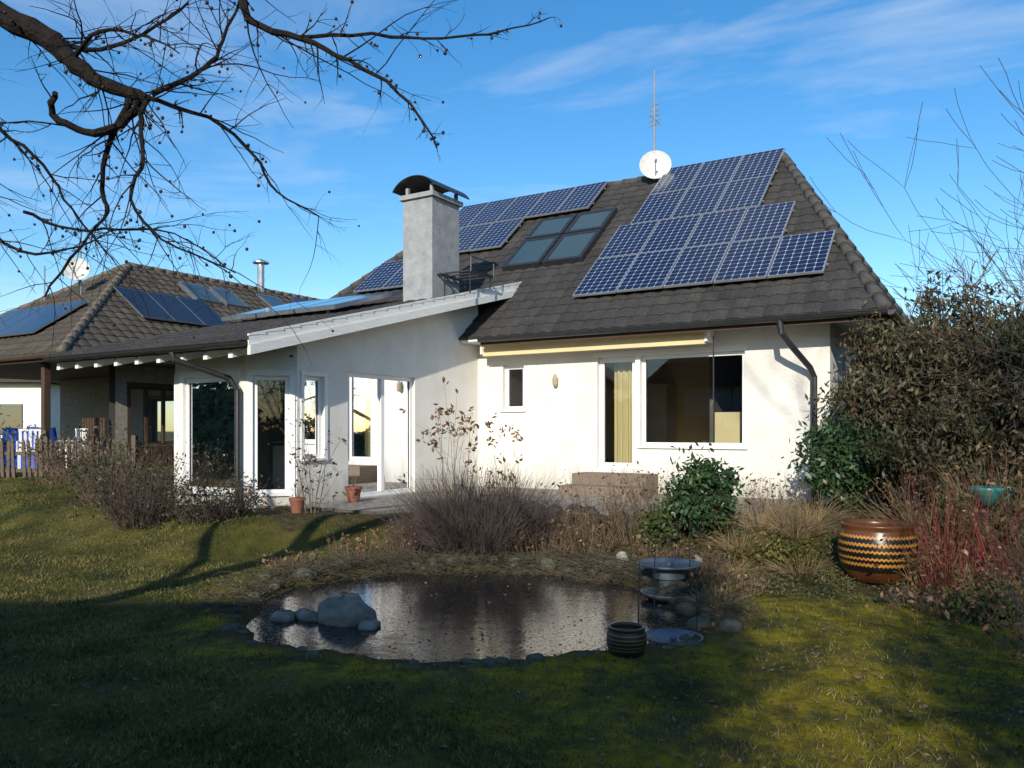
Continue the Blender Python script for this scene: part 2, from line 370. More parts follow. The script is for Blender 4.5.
def zones(x,y):
    u,v=toUV(x,y); d=pond_sd(x,y)
    wob=.25*np.sin(x*3.1+1)*np.sin(y*2.7)+.15*np.sin(x*7+y*5)
    rim=.20+.35*sm(7.2,8.6,y)+.3*sm(.9,1.6,x)
    bed=(1-sm(rim*.2,rim,d+wob*.5))*.85
    bed=np.maximum(bed, sm(-5.9,-5.4,v+wob)*(u<5.9)*(u>-3)*sm(-6,-5.5,v)*.85)
    bed=np.maximum(bed, sm(-6.6,-6.2,v+wob)*(u>=5.6)*(u<11)*(1-sm(0.,.4,v))*.9)
    bed=np.maximum(bed, sm(3.9,4.5,x+wob)*sm(7.4,8.0,y+wob)*(y<16)*.8)
    moss=sm(-1.0,.6,x+wob)*sm(10.5,8.5,y)
    moss=np.maximum(moss,sm(.5,2,x)*.9)
    moss=np.maximum(moss,sm(.9,.3,d)*(y<9.5))
    moss=np.maximum(moss,.15)
    return np.clip(bed,0,1),np.clip(moss,0,1)
def axis(dense0,dense1,st,far):
    a=list(np.arange(dense0,dense1+1e-6,st)); s=st; x=dense1
    while x<far: s*=1.25; x+=s; a.append(x)
    s=st; x=dense0
    while x>-far: s*=1.25; x-=s; a.insert(0,x)
    return np.array(a)
gx=axis(-9,9,.075,900); gy=axis(3,15,.075,900)
X,Y=np.meshgrid(gx,gy); Zg=gh(X,Y)
nx,ny=len(gx),len(gy)
me=bpy.data.meshes.new('ground')
vs=np.stack([X.ravel(),Y.ravel(),Zg.ravel()],1)
me.vertices.add(nx*ny); me.vertices.foreach_set('co',vs.astype(np.float32).ravel())
ii,jj=np.meshgrid(np.arange(nx-1),np.arange(ny-1)); a=(jj*nx+ii).ravel()
fc=np.stack([a,a+1,a+1+nx,a+nx],1).astype(np.int32)
me.loops.add(fc.size); me.loops.foreach_set('vertex_index',fc.ravel())
me.polygons.add(len(fc)); me.polygons.foreach_set('loop_start',np.arange(0,fc.size,4,dtype=np.int32)); me.polygons.foreach_set('loop_total',np.full(len(fc),4,dtype=np.int32))
me.update(calc_edges=True)
bed,moss=zones(X,Y)
ca=me.color_attributes.new('zone','FLOAT_COLOR','POINT')
ca.data.foreach_set('color',np.stack([bed.ravel(),moss.ravel(),np.zeros(nx*ny),np.ones(nx*ny)],1).astype(np.float32).ravel())
me.polygons.foreach_set('use_smooth',np.ones(len(fc),bool))
m,nt,b=newmat('lawn_soil');N=nt.nodes;K=nt.links
b.inputs['Roughness'].default_value=.95; b.inputs['Specular IOR Level'].default_value=.1
tc=N.new('ShaderNodeTexCoord'); at=N.new('ShaderNodeAttribute'); at.attribute_name='zone'; sp=N.new('ShaderNodeSeparateColor'); K.new(at.outputs['Color'],sp.inputs[0])
def noise(sc_,det=6,ro=.6):
    n=N.new('ShaderNodeTexNoise'); n.inputs['Scale'].default_value=sc_; n.inputs['Detail'].default_value=det; n.inputs['Roughness'].default_value=ro; K.new(tc.outputs['Object'],n.inputs['Vector']); return n.outputs['Fac']
def ramp(f,p0,c0,p1,c1):
    r=N.new('ShaderNodeValToRGB'); r.color_ramp.elements[0].position=p0; r.color_ramp.elements[0].color=(*c0,1); r.color_ramp.elements[1].position=p1; r.color_ramp.elements[1].color=(*c1,1); K.new(f,r.inputs[0]); return r.outputs[0]
def mix(f,a_,b_):
    x=N.new('ShaderNodeMixRGB'); K.new(f,x.inputs[0]); K.new(a_,x.inputs[1]); K.new(b_,x.inputs[2]); return x.outputs[0]
grass=ramp(noise(1.3,9,.7),.38,(.04,.05,.016),.62,(.125,.11,.038))
soil=ramp(noise(9,8,.7),.35,(.035,.026,.018),.65,(.11,.09,.045))
mossc=ramp(noise(6,7,.7),.3,(.13,.11,.012),.7,(.40,.31,.02))
mn=N.new('ShaderNodeMath'); mn.operation='MULTIPLY'; K.new(sp.outputs[1],mn.inputs[0]); K.new(ramp(noise(1.5,7,.65),.40,(0,0,0),.56,(1,1,1)),mn.inputs[1])
c=mix(mn.outputs[0],grass,mossc); c=mix(ramp(noise(4,9,.75),.54,(0,0,0),.68,(.85,.85,.85)),c,soil); c=mix(sp.outputs[0],c,soil)
K.new(c,b.inputs['Base Color'])
bp=N.new('ShaderNodeBump'); bp.inputs['Strength'].default_value=.9; bp.inputs['Distance'].default_value=.05; K.new(noise(30,8,.75),bp.inputs['Height']); K.new(bp.outputs[0],b.inputs['Normal'])
me.materials.append(m)
ground=bpy.data.objects.new('ground',me); sc.collection.objects.link(ground)
pm=MB(); cen=POND.mean(0); ring=[(cen[0]+(p[0]-cen[0])*1.02,cen[1]+(p[1]-cen[1])*1.02,-.055) for p in POND]
pm.add(ring,[tuple(range(len(ring)))]); pm.obj('pond_water',M_water)

# ------------------------------------------------------------------ HOUSE
house=empty('white_house')
EZ=3.42; OV=-.7; SL=(7.73-3.42)/5.3
def rz(v): return EZ+SL*(v-OV)
wl=MB(); fm=MB(); gl=MB()
Ff=Fr(W(0,0),L,-B); Fs=Fr(W(0,0),B,-L)
T=2.98
ops=[(1.38,3.31,1.30,T),(3.40,4.18,.88,T),(5.80,6.30,2.0,2.92)]
wall(wl,Ff,12,.1,3.45,ops)
wall(wl,Fs,9,.1,3.45,[(1.8,3.2,1.2,2.9),(5.0,6.4,1.2,2.9)])
wall(wl,Fr(W(12,0),B,L),9,.1,3.45,[]); wall(wl,Fr(W(0,9),L,B),12,.1,3.45,[])
window(fm,gl,Ff,*ops[0],mull=()); window(fm,gl,Ff,*ops[1],sill=False,fw=.1); window(fm,gl,Ff,*ops[2],fw=.08)
window(fm,gl,Fs,1.8,3.2,1.2,2.9,mull=(2.5,)); window(fm,gl,Fs,5.0,6.4,1.2,2.9,mull=(5.7,))
lbox(fm,Ff,3.312,3.398,-.15,.012,.88,T)
lbox(fm,Ff,1.33,4.25,.0,.018,T+.002,T+.09)
for a in (1.3,3.22):
    lbox(fm,Fs,a,a+.46,.02,.05,1.2,1.25); lbox(fm,Fs,a,a+.46,.02,.05,2.85,2.9); lbox(fm,Fs,a,a+.05,.02,.05,1.25,2.85); lbox(fm,Fs,a+.41,a+.46,.02,.05,1.25,2.85)
    for i in range(22): 
        z=1.27+i*.072; fm.obox(Fs.p(a+.05,.02,z),Fs.d*.36,Fs.n*.03+Z*(-.03),Z*.012)
Fw=Fr(W(6.91,0),-B,-L)
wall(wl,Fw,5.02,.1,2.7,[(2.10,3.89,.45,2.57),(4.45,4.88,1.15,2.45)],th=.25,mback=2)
wl.add([Fw.p(0,0,2.7),Fw.p(5.02,0,2.7),Fw.p(5.02,0,2.95),Fw.p(0,0,4.3)],[(0,1,2,3)])
window(fm,gl,Fw,2.10,3.89,.45,2.57,mull=(2.95,),sill=False,fw=.07,inset=.06)
window(fm,gl,Fw,4.45,4.88,1.15,2.45,fw=.06,inset=.05,casing=.07)
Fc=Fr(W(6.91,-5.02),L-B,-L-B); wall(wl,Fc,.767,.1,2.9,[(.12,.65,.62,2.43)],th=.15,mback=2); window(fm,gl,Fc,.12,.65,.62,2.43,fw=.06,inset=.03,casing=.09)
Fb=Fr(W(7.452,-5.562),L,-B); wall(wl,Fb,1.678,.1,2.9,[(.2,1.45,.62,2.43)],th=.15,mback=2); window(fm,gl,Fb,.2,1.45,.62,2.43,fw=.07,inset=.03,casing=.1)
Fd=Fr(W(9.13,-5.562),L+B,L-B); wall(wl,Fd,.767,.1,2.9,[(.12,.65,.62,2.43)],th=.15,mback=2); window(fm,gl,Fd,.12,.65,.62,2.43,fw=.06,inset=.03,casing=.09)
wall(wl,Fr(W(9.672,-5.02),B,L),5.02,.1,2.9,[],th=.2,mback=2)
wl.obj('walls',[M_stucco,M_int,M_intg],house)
fm.obj('window_frames',[M_white,M_dark],house); gl.obj('window_glass',M_glass,house)
it=MB()
it.ubox(.3,6.6,.3,5,.80,.86,1); it.ubox(.3,11.6,5.0,5.1,.8,3.2,0); it.ubox(.3,11.7,.3,5,3.2,3.25,2); it.ubox(6.6,6.7,.3,5,.8,3.2,0)
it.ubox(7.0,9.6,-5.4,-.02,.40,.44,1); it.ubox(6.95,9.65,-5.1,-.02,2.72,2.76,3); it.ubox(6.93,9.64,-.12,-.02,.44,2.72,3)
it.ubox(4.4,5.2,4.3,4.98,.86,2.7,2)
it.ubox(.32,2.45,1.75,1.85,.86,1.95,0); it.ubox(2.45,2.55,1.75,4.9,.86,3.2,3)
it.ubox(8.9,9.5,-3.2,-.3,.44,1.3,2); it.ubox(7.7,8.1,-2.3,-1.5,.44,1.1,2)
it.ubox(7.25,7.6,-.5,-.13,.44,1.9,2)
it.obj('interior',[M_int,M_intd,M_intw,M_intg],house)
cu=MB()
def curtain(fr,s0,s1,out,z0,z1):
    n=40
    for i in range(n):
        a=s0+(s1-s0)*i/n; c_=s0+(s1-s0)*(i+1)/n
        f=lambda x: out+.03*math.sin(x*55)
        cu.quad(fr.p(a,f(a),z0),fr.p(c_,f(c_),z0),fr.p(c_,f(c_),z1),fr.p(a,f(a),z1))
curtain(Ff,3.45,4.0,-.4,.9,2.95); curtain(Fb,1.0,1.5,-.3,.65,2.45); curtain(Fb,.2,.45,-.3,.65,2.45)
cu.obj('curtains',M_curtain,house)
rf=MB()
cFR=(-.9,OV,EZ); aR=(1.773,4.6,7.73); aL=(10.26,4.6,7.73); cFL=(12.93,OV,EZ); cBR=(-.9,9.9,EZ); cBL=(12.93,9.9,EZ)
roofface(rf,W(*cFL),W(*cFR),W(*aR),W(*aL)); roofface(rf,W(*cFR),W(*cBR),W(*aR),W(*aR)); roofface(rf,W(*cBL),W(*cFL),W(*aL),W(*aL)); roofface(rf,W(*cBR),W(*cBL),W(*aL),W(*aR))
rf.obj('roof_tiles',M_tile,house)
rc=MB(); ridgecaps(rc,W(*aL),W(*aR)); ridgecaps(rc,W(*cFR),W(*aR)); ridgecaps(rc,W(*cFL),W(*aL)); ridgecaps(rc,W(*cBR),W(*aR))
rc.obj('ridge_tiles',M_ridge,house,smooth=True)
so=MB()
so.ubox(-.85,6.88,OV+.03,-.003,EZ-.06,EZ-.02,0); so.ubox(-.85,-.003,.0,9.8,EZ-.06,EZ-.02,0)
so.ubox(-.88,6.38,OV,OV+.028,EZ-.16,EZ+.02,1); so.ubox(-.9,-.872,OV+.03,9.85,EZ-.16,EZ+.02,1)
so.obj('soffit',[M_white,M_wood],house)
gt=MB(); gutter(gt,W(-.95,OV-.08,EZ-.03),W(6.36,OV-.08,EZ-.03)); gutter(gt,W(-.98,OV-.08,EZ-.03),W(-.98,9.8,EZ-.03))
gt.tube([W(.62,OV-.08,EZ-.08),W(.60,OV-.06,EZ-.28),W(.5,OV+.1,EZ-.45),W(.27,-.22,EZ-.80),W(.22,-.13,EZ-.95),W(.22,-.13,.4)],.05,n=10)
for z in (1.1,2.1): gt.ubox(.155,.285,-.19,-.003,z,z+.03)
def wz(v): return 4.5316+.2556*v
wr=MB()
v0,v1=-6.35,1.05
def slab(mb,u0,u1,va,vb,t0,t1,mi=0):
    p=[W(u0,va,wz(va)-t0),W(u1,va,wz(va)-t0),W(u1,vb,wz(vb)-t0),W(u0,vb,wz(vb)-t0),W(u0,va,wz(va)-t1),W(u1,va,wz(va)-t1),W(u1,vb,wz(vb)-t1),W(u0,vb,wz(vb)-t1)]
    mb.add(p,[(0,3,2,1),(4,5,6,7),(0,1,5,4),(1,2,6,5),(2,3,7,6),(3,0,4,7)],mi)
slab(wr,6.44,11.25,v0,v1,.18,.05,1)
roofface(wr,W(11.25,v0-.05,wz(v0-.05)-.04),W(6.40,v0-.05,wz(v0-.05)-.04),W(6.40,v1,wz(v1)-.04),W(11.25,v1,wz(v1)-.04),mi=0)
for i in range(9):
    u=6.8+i*.54; slab(wr,u,u+.09,v0+.02,-5.57,.30,.183,2)
wr.obj('wing_roof',[M_tile,M_wood,M_white],house)
fa=MB()
for k in range(2): slab(fa,6.405-.03*(1-k),6.437,v0-.03,v1+.2,.27-.135*k,.138-.138*k+ (0 if k==0 else -.02),0)
fa.obj('rake_boards',M_plank,house)
gutter(gt,W(6.42,v0-.12,wz(v0)-.10),W(11.25,v0-.12,wz(v0)-.10))
gt.tube([W(7.95,v0-.12,wz(v0)-.17),W(7.93,v0-.10,wz(v0)-.28),W(7.58,-5.75,2.38),W(7.5,-5.66,2.2),W(7.5,-5.66,.3)],.045,n=10)
gt.obj('gutters',M_dark,house)
ps=MB(); ps.ubox(9.80,11.10,-3.4,-3.3,.3,3.4,0)
for i in range(9): ps.ubox(9.80,11.12,-3.42,-3.405,.45+i*.25,.46+i*.25,1)
ps.obj('brick_side_wall',[M_brick,M_greywood],house)
wp=MB(); wp.lathe(Ff.p(5.05,.07,2.44),[(0,0),(.03,.01),(.05,.05),(.055,.17),(.03,.23),(.01,.26)],n=14); wp.obox(Ff.p(5.02,.0,2.5),Ff.d*.06,Ff.n*.06,Z*.06); wp.obj('wall_lamp',mat('lamp_brass',(.45,.38,.28),(.3,.25,.18),rough=.4),house)
stp=MB(); stp.ubox(2.85,4.45,-1.05,-.62,.40,.60); stp.ubox(2.95,4.4,-.62,-.004,.40,.80)
stp.obj('door_steps',mat('step_stone',(.24,.18,.14),(.15,.12,.09),scale=14,rough=.9,bump=.5),house)
ch=MB(); ch.ubox(7.0,7.72,-1.45,-.55,3.9,6.13,0); ch.ubox(6.94,7.78,-1.51,-.49,6.13,6.22,1)
for u_ in (7.02,7.62):
    for v_ in (-1.42,-.62): ch.ubox(u_,u_+.06,v_,v_+.06,6.22,6.38,1)
n=14
for i in range(n):
    a0=math.radians(22+136*i/n); a1=math.radians(22+136*(i+1)/n); R=.56
    def P(a_,v_,r=R): return W(7.36+math.cos(a_)*r,v_,6.14+math.sin(a_)*r*.72)
    for r in (R,R-.02):
        ch.quad(P(a0,-1.6,r),P(a1,-1.6,r),P(a1,-.4,r),P(a0,-.4,r),2)
    ch.quad(P(a0,-1.6),P(a1,-1.6),P(a1,-1.6,R-.02),P(a0,-1.6,R-.02),2); ch.quad(P(a0,-.4),P(a1,-.4),P(a1,-.4,R-.02),P(a0,-.4,R-.02),2)
ch.obj('chimney',[M_render,M_render,M_dark],house)
cp=MB()
for s_ in (0,.25,.5,.75): cp.ubox(6.2,7.0,-1.3+s_,-1.26+s_,4.62,4.65)
cp.ubox(6.2,6.24,-1.3,-.5,4.6,4.66); cp.ubox(6.9,6.94,-1.3,-.5,4.6,4.66)
for u_ in (6.25,6.85):
    for v_ in (-1.25,-.55): cp.tube([W(u_,v_,4.6),W(u_,v_,wz(v_))],.015,n=5)
cp.tube([W(6.2,-1.3,4.9),W(6.2,-.5,4.9)],.012,n=5); cp.tube([W(6.2,-1.3,4.62),W(6.2,-1.3,4.9)],.012,n=5); cp.tube([W(6.2,-.5,4.62),W(6.2,-.5,4.9)],.012,n=5)
cp.obj('sweep_platform',M_dark,house)
aw=empty('awning'); a=MB()
a.ubox(1.95,6.5,-.44,-.40,3.08,3.30,1); a.ubox(1.95,6.5,-.398,-.1,3.22,3.31,0); a.ubox(1.9,1.948,-.46,-.08,3.12,3.33,0); a.ubox(6.502,6.55,-.46,-.08,3.12,3.33,0)
a.tube([W(1.95,-.38,3.12),W(6.5,-.38,3.12)],.045,n=10,mi=1)
a.tube([W(1.8,-.42,3.2),W(1.8,-.42,2.1)],.012,n=6,mi=2); a.tube([W(1.8,-.42,2.1),W(1.84,-.46,2.02),W(1.84,-.46,1.92)],.012,n=6,mi=2)
a.obj('awning_cassette',[M_white,M_cream,M_dark],aw)

# ------------------------------------------------------------------ solar panels
def panel(mf,mc,o,ex,ey,nrm,t=.04,fw=.018):
    mf.obox(o,ex,ey,nrm*t,0)
    l1=ex.length;l2=ey.length; a_=ex*(fw/l1); b_=ey*(fw/l2); p=o+nrm*(t+.003)
    mc.quad(p+a_+b_,p+ex-a_+b_,p+ex-a_+ey-b_,p+a_+ey-b_,0,uv=[(0,0),(1,0),(1,1),(0,1)])
pf=MB();pc=MB()
nF=(Z-B*SL).normalized()
def parr(u_right,n,va,vb,w=.93,off=.11):
    for i in range(n):
        u0=u_right+i*w
        o=W(u0+w-.015,va,rz(va))+nF*(off+random.uniform(-.004,.004))
        panel(pf,pc,o,L*(-(w-.02)),W(0,vb-.02,rz(vb-.02))-W(0,va,rz(va)),nF)
    for vv in (va+.25,vb-.25):
        pf.tube([W(u_right-.02,vv,rz(vv))+nF*(off-.025),W(u_right+n*w,vv,rz(vv))+nF*(off-.025)],.02,n=4)
parr(.10,5,.14,1.28); parr(1.02,4,1.28,2.42); parr(1.72,3,2.42,3.56,off=.115); parr(1.72,3,3.56,4.70)
parr(6.0,5,3.45,4.6,w=.88); parr(7.75,3,2.3,3.43); parr(9.5,2,1.15,2.28)
sp_=empty('solar_panels'); pf.obj('panel_frames',M_alu,sp_); pc.obj('panel_cells',M_pv,sp_)
sk=MB()
def skyl(u0,u1,va,vb):
    ey=W(0,vb,rz(vb))-W(0,va,rz(va)); ex=L*(u1-u0); o=W(u0,va,rz(va))
    sk.obox(o,ex,ey,nF*.12,0); l1=ex.length;l2=ey.length; a_=ex*(.09/l1); b_=ey*(.09/l2); p=o+nF*.124
    sk.quad(p+a_+b_,p+ex-a_+b_,p+ex-a_+ey-b_,p+a_+ey-b_,1)
    for e0 in (p,p+ey-b_): sk.obox(e0+a_,ex-a_*2,b_,nF*.014,0)
    sk.obox(p,a_,ey,nF*.014,0); sk.obox(p+ex-a_,a_,ey,nF*.014,0)
for u0 in (5.18,6.2):
    skyl(u0,u0+.97,1.42,2.42); skyl(u0,u0+.97,2.47,3.25)
sk.obj('roof_windows',[M_dark,M_sky,M_zinc],house)
th=MB(); nW=(Z-B*.2556).normalized()
for i in range(3):
    o=W(7.95+i*1.05,-3.1,wz(-3.1))+nW*.06; ex=L*1.0; ey=W(0,-1.2,wz(-1.2)+.06)-W(0,-3.1,wz(-3.1))
    th.obox(o,ex,ey,nW*.08,0); p=o+nW*.083; a_=ex*.03;b_=ey*.02; th.quad(p+a_+b_,p+ex-a_+b_,p+ex-a_+ey-b_,p+a_+ey-b_,1)
th.obj('solar_thermal_collectors',[M_zinc,M_therm])
an=MB(); bp_=lambda z: W(4.8,4.55,z)
an.tube([bp_(7.3),bp_(9.0),bp_(10.35)],[.03,.024,.014],n=8)
for z,w_ in ((9.0,.17),(9.12,.15),(9.24,.16),(9.36,.13),(9.5,.12)): an.tube([bp_(z)-L*w_,bp_(z)+L*w_],.010,n=4)
an.tube([bp_(9.15)-B*.3,bp_(9.15)+B*.3],.009,n=4)
for k in range(4):
    an.tube([bp_(9.0)+V((.06*math.cos(k*1.57),.06*math.sin(k*1.57),0)),bp_(9.6)+V((.06*math.cos(k*1.57),.06*math.sin(k*1.57),0))],.008,n=4)
an.obj('roof_antenna',mat('antenna_grey',(.30,.30,.31),(.2,.2,.21),rough=.5))
M_dish=mat('dish_white',(.62,.62,.60),rough=.5)
def dish(name,c,r,ax):
    d=MB(); c=V(c); ax=V(ax).normalized()
    pr=[(r*t,.28*r*t*t) for t in (0,.25,.5,.75,.92,1)]
    d.lathe(c,pr,n=28,axis=ax); d.lathe(c-ax*.012,pr[::-1],n=28,axis=ax)
    d.tube([c-Z*r*.8+ax*.05,c+ax*r*1.05-Z*.1],.012,n=5,mi=1); d.tube([c+ax*r*1.0-Z*.1,c+ax*r*1.2-Z*.08],.03,n=8,mi=1)
    d.tube([c-ax*.02,c-ax*.15,c-ax*.15-Z*.7],.02,n=6,mi=1)
    return d.obj(name,[M_dish,M_zinc],smooth=True)
dish('satellite_dish',W(4.7,4.35,7.92),.38,(-.15,-1,.25))

# ------------------------------------------------------------------ left building
lb=empty('tiled_annex'); r2=MB()
def lz(u): return 3.3+.6976*(u-15.07)
c0=(15.07,-4.1,3.3); c1=(24.13,-4.1,3.3); a0=(19.6,.43,6.46); a1=(19.6,9.5,6.46); c2=(15.07,14,3.3); c3=(24.13,14,3.3)
roofface(r2,W(*c1),W(*c0),W(*a0),W(*a0)); roofface(r2,W(*c0),W(*c2),W(*a1),W(*a0)); roofface(r2,W(*c3),W(*c1),W(*a0),W(*a1)); roofface(r2,W(*c2),W(*c3),W(*a1),W(*a1))
r2.obj('roof_tiles',M_tile2,lb)
r3=MB(); ridgecaps(r3,W(*a0),W(*a1)); ridgecaps(r3,W(*c0),W(*a0)); ridgecaps(r3,W(*c1),W(*a0)); r3.obj('ridge_tiles',mat('ridge_brown',(.15,.12,.09),(.10,.08,.06)),lb,smooth=True)
lw=MB(); lf=MB(); lg=MB()
F1=Fr(W(16.1,-2.2),B,-L); wall(lw,F1,15,.2,3.28,[(.4,1.9,1.2,2.7),(4,5,1.2,2.6)],th=.25); window(lf,lg,F1,.4,1.9,1.2,2.7,mull=(.9,1.4),casing=.09); window(lf,lg,F1,4,5,1.2,2.6,casing=.09)
F2=Fr(W(16.35,.5),L,-B); wall(lw,F2,7.0,.2,3.28,[(1.2,2.4,1.2,2.5)],th=.25); window(lf,lg,F2,1.2,2.4,1.2,2.5,casing=.09)
lw.obj('walls',[M_brick,M_intg],lb); lf.obj('window_frames',[M_wood,M_dark],lb); lg.obj('window_glass',M_glass,lb)
lt=MB(); lt.ubox(15.1,24.1,-4.05,13.9,3.2,3.27); lt.ubox(15.05,24.15,-4.14,-4.06,3.12,3.3)
for u_ in (16.1,20.2,23.4): lt.ubox(u_,u_+.14,-3.9,-3.76,.3,3.2)
gutter(lt,W(15.0,-4.2,3.24),W(24.2,-4.2,3.24)); gutter(lt,W(14.98,-4.2,3.24),W(14.98,13.9,3.24))
for i in range(9): lt.ubox(16.3+i*.11,16.38+i*.11,-2.35,-2.3,.4,1.9)
for i in range(16): lt.ubox(15.98,16.06,-2.1+i*.16,-1.98+i*.16,.4,1.15)
lt.obj('eaves_and_posts',M_wood,lb)
lp=MB();lc=MB(); nR=(Z+(-L)*.6976).normalized(); nf2=(Z-B*.6976).normalized()
for i in range(3):
    o=W(16.7,-1.1+i*.95,lz(16.7))+nR*.1; panel(lp,lc,o,B*.93,W(18.0,0,lz(18.0))-W(16.7,0,lz(16.7)),nR)
for i in range(2):
    o=W(18.0,6.3+i*.95,lz(18.0))+nR*.1; panel(lp,lc,o,B*.93,W(19.3,0,lz(19.3))-W(18.0,0,lz(18.0)),nR)
for i in range(4):
    o=W(17.6+.95*(i+1)-.02,-3.3,3.3+.6976*.8)+nf2*.1; panel(lp,lc,o,L*-.93,W(0,-1.9,.6976*1.4)-W(0,-3.3,0),nf2)
lp.obj('panel_frames',M_zinc,sp_); lc.obj('panel_cells',M_therm,sp_)
ls=MB()
for (u0,u1,va,vb) in ((18.1,18.95,1.6,2.5),(18.1,18.95,2.7,3.5),(18.3,19.1,4.7,5.6)):
    o=W(u0,va,lz(u0)); ey=W(u1,va,lz(u1))-o; ls.obox(o,B*(vb-va),ey,nR*.13,0); p=o+nR*.134; ls.quad(p+B*.06+ey*.06,p+B*(vb-va-.06)+ey*.06,p+B*(vb-va-.06)+ey*.94,p+B*.06+ey*.94,1)
ls.obj('roof_windows',[M_zinc,M_sky],lb)
fl=MB(); fl.tube([W(19.6,5.38,6.3),W(19.6,5.38,7.3)],.12,n=12); fl.lathe(W(19.6,5.38,7.3),[(.12,0),(.12,.08),(.28,.10),(.28,.14),(.05,.24),(0,.24)],n=14); fl.obj('metal_flue',M_zinc,lb)
dm=MB(); dm.tube([W(19.2,-1.25,5.1),W(19.2,-1.25,6.9)],.025,n=6); dm.obj('antenna_mast',M_zinc)
dish('satellite_dish',W(19.1,-1.4,5.95),.33,(.25,-1,.25))
dm=MB(); dm.tube([W(21.0,-1.25,5.1),W(21.0,-1.25,6.3)],.02,n=6); dm.obj('antenna_mast',M_zinc)
nb=empty('distant_house'); q_=MB(); q_.box(-34,-20,34,42,.3,3.6,0)
q_.add([(-34.5,33.5,3.6),(-19.5,33.5,3.6),(-19.5,42.5,3.6),(-34.5,42.5,3.6),(-34.5,38,6.6),(-19.5,38,6.6)],[(0,1,5,4),(2,3,4,5),(1,2,5),(3,0,4)],1)
for x in (-32,-28.5,-25,-22): q_.box(x,x+1.2,33.93,34.02,1.4,2.7,2)
q_.obj('walls_and_roof',[M_stucco,M_tile2,M_sky],nb)
tp=MB()
for (u_,v_,w_,d_,h_) in ((17.6,-3.4,1.9,.9,.85),(20.8,-3.2,1.6,.9,.6)):
    pts=[]
    for i in range(13):
        for j in range(7):
            a_=i/12;b_=j/6; e_=min(a_,1-a_,b_,1-b_)*6; z=.7+h_*min(1,e_)+random.uniform(-.05,.05)+.1*math.sin(a_*9)
            pts.append(W(u_+w_*a_,v_+d_*b_,z if e_>.05 else .35))
    tp.add(pts,[(i*7+j,(i+1)*7+j,(i+1)*7+j+1,i*7+j+1) for i in range(12) for j in range(6)])
tp.obj('tarp_covered_woodpile',M_blue,smooth=True)
def chair(x,y,yaw):
    mb=MB(); R=Matrix.Rotation(yaw,3,'Z'); z0=float(gh(x,y)); o=V((x,y,z0))
    def bx(a0,a1,b0,b1,c0_,c1_): mb.obox(o+R@V((a0,b0,c0_)),R@V((a1-a0,0,0)),R@V((0,b1-b0,0)),Z*(c1_-c0_))
    for sx_ in (-.24,.20):
        for sy_ in (-.24,.20): bx(sx_,sx_+.04,sy_,sy_+.04,0,.43)
    bx(-.25,.25,-.25,.25,.43,.46)
    for k in range(5): bx(-.24+k*.1,-.18+k*.1,.21,.24,.46,.9)
    bx(-.25,.25,.205,.245,.9,.95)
    for sx_ in (-.27,.24): bx(sx_,sx_+.03,-.22,.24,.64,.67); bx(sx_,sx_+.03,-.22,-.19,.43,.64)
    mb.obj('garden_chair',M_white)
chair(-11.2,18.6,.5); chair(-10.4,18.9,-.6)

# fence
fe=MB(); p0=V((-15.5,17.2,0)); p1=V((-7.6,15.9,0)); n=64; dr=(p1-p0).normalized(); sdv=dr.cross(Z)
for i in range(n):
    if random.random()<.03: continue
    p=p0.lerp(p1,i/n); zg=float(gh(p.x,p.y)); h=.72+random.uniform(-.05,.05)
    o=p+Z*(zg+.02)+sdv*random.uniform(-.005,.005); t=V((random.uniform(-.035,.035),0,0)); w_=dr*.07
    d_=sdv*.02
    fe.add([o,o+w_,o+w_+d_,o+d_,o+t+Z*h,o+t+w_+Z*h,o+t+w_+d_+Z*h,o+t+d_+Z*h,o+t+w_*.5+Z*(h+.06),o+t+w_*.5+d_+Z*(h+.06)],[(0,1,5,8,4),(3,7,9,6,2),(1,2,6,5),(0,4,7,3),(4,8,9,7),(8,5,6,9)])
for zz in (.2,.55):
    za=float(gh(p0.x,p0.y)); zb=float(gh(p1.x,p1.y)); fe.obox(p0+Z*(za+zz)-sdv*.045,p1-p0+Z*(zb-za),sdv*.035,Z*.07)
for i in range(5):
    p=p0.lerp(p1,i/4); zg=float(gh(p.x,p.y)); fe.obox(p+Z*zg-sdv*.14,dr*.09,sdv*.09,Z*.95)
fe.obj('picket_fence',M_greywood)

# ------------------------------------------------------------------ terrace
tr=MB(); tr.ubox(.35,6.88,-3.5,-.003,.25,.435); tr.ubox(5.25,6.88,-5.1,-3.503,.25,.435)
m,nt,b=newmat('terrace_paving');N=nt.nodes;K=nt.links
tc=N.new('ShaderNodeTexCoord'); mp=N.new('ShaderNodeMapping'); mp.inputs['Rotation'].default_value=(0,0,math.radians(31.4)); K.new(tc.outputs['Object'],mp.inputs[0])
br=N.new('ShaderNodeTexBrick'); br.inputs['Scale'].default_value=2.4; br.inputs['Color1'].default_value=(.42,.37,.31,1); br.inputs['Color2'].default_value=(.32,.29,.25,1); br.inputs['Mortar'].default_value=(.10,.09,.075,1); br.inputs['Mortar Size'].default_value=.015
K.new(mp.outputs[0],br.inputs[0]); n=N.new('ShaderNodeTexNoise'); n.inputs['Scale'].default_value=7; n.inputs['Detail'].default_value=8; K.new(tc.outputs['Object'],n.inputs[0])
x=N.new('ShaderNodeMixRGB'); x.blend_type='MULTIPLY'; x.inputs[0].default_value=.5; K.new(br.outputs[0],x.inputs[1]); K.new(n.outputs['Fac'],x.inputs[2]); K.new(x.outputs[0],b.inputs['Base Color']); b.inputs['Roughness'].default_value=.9
tr.obj('terrace',m)

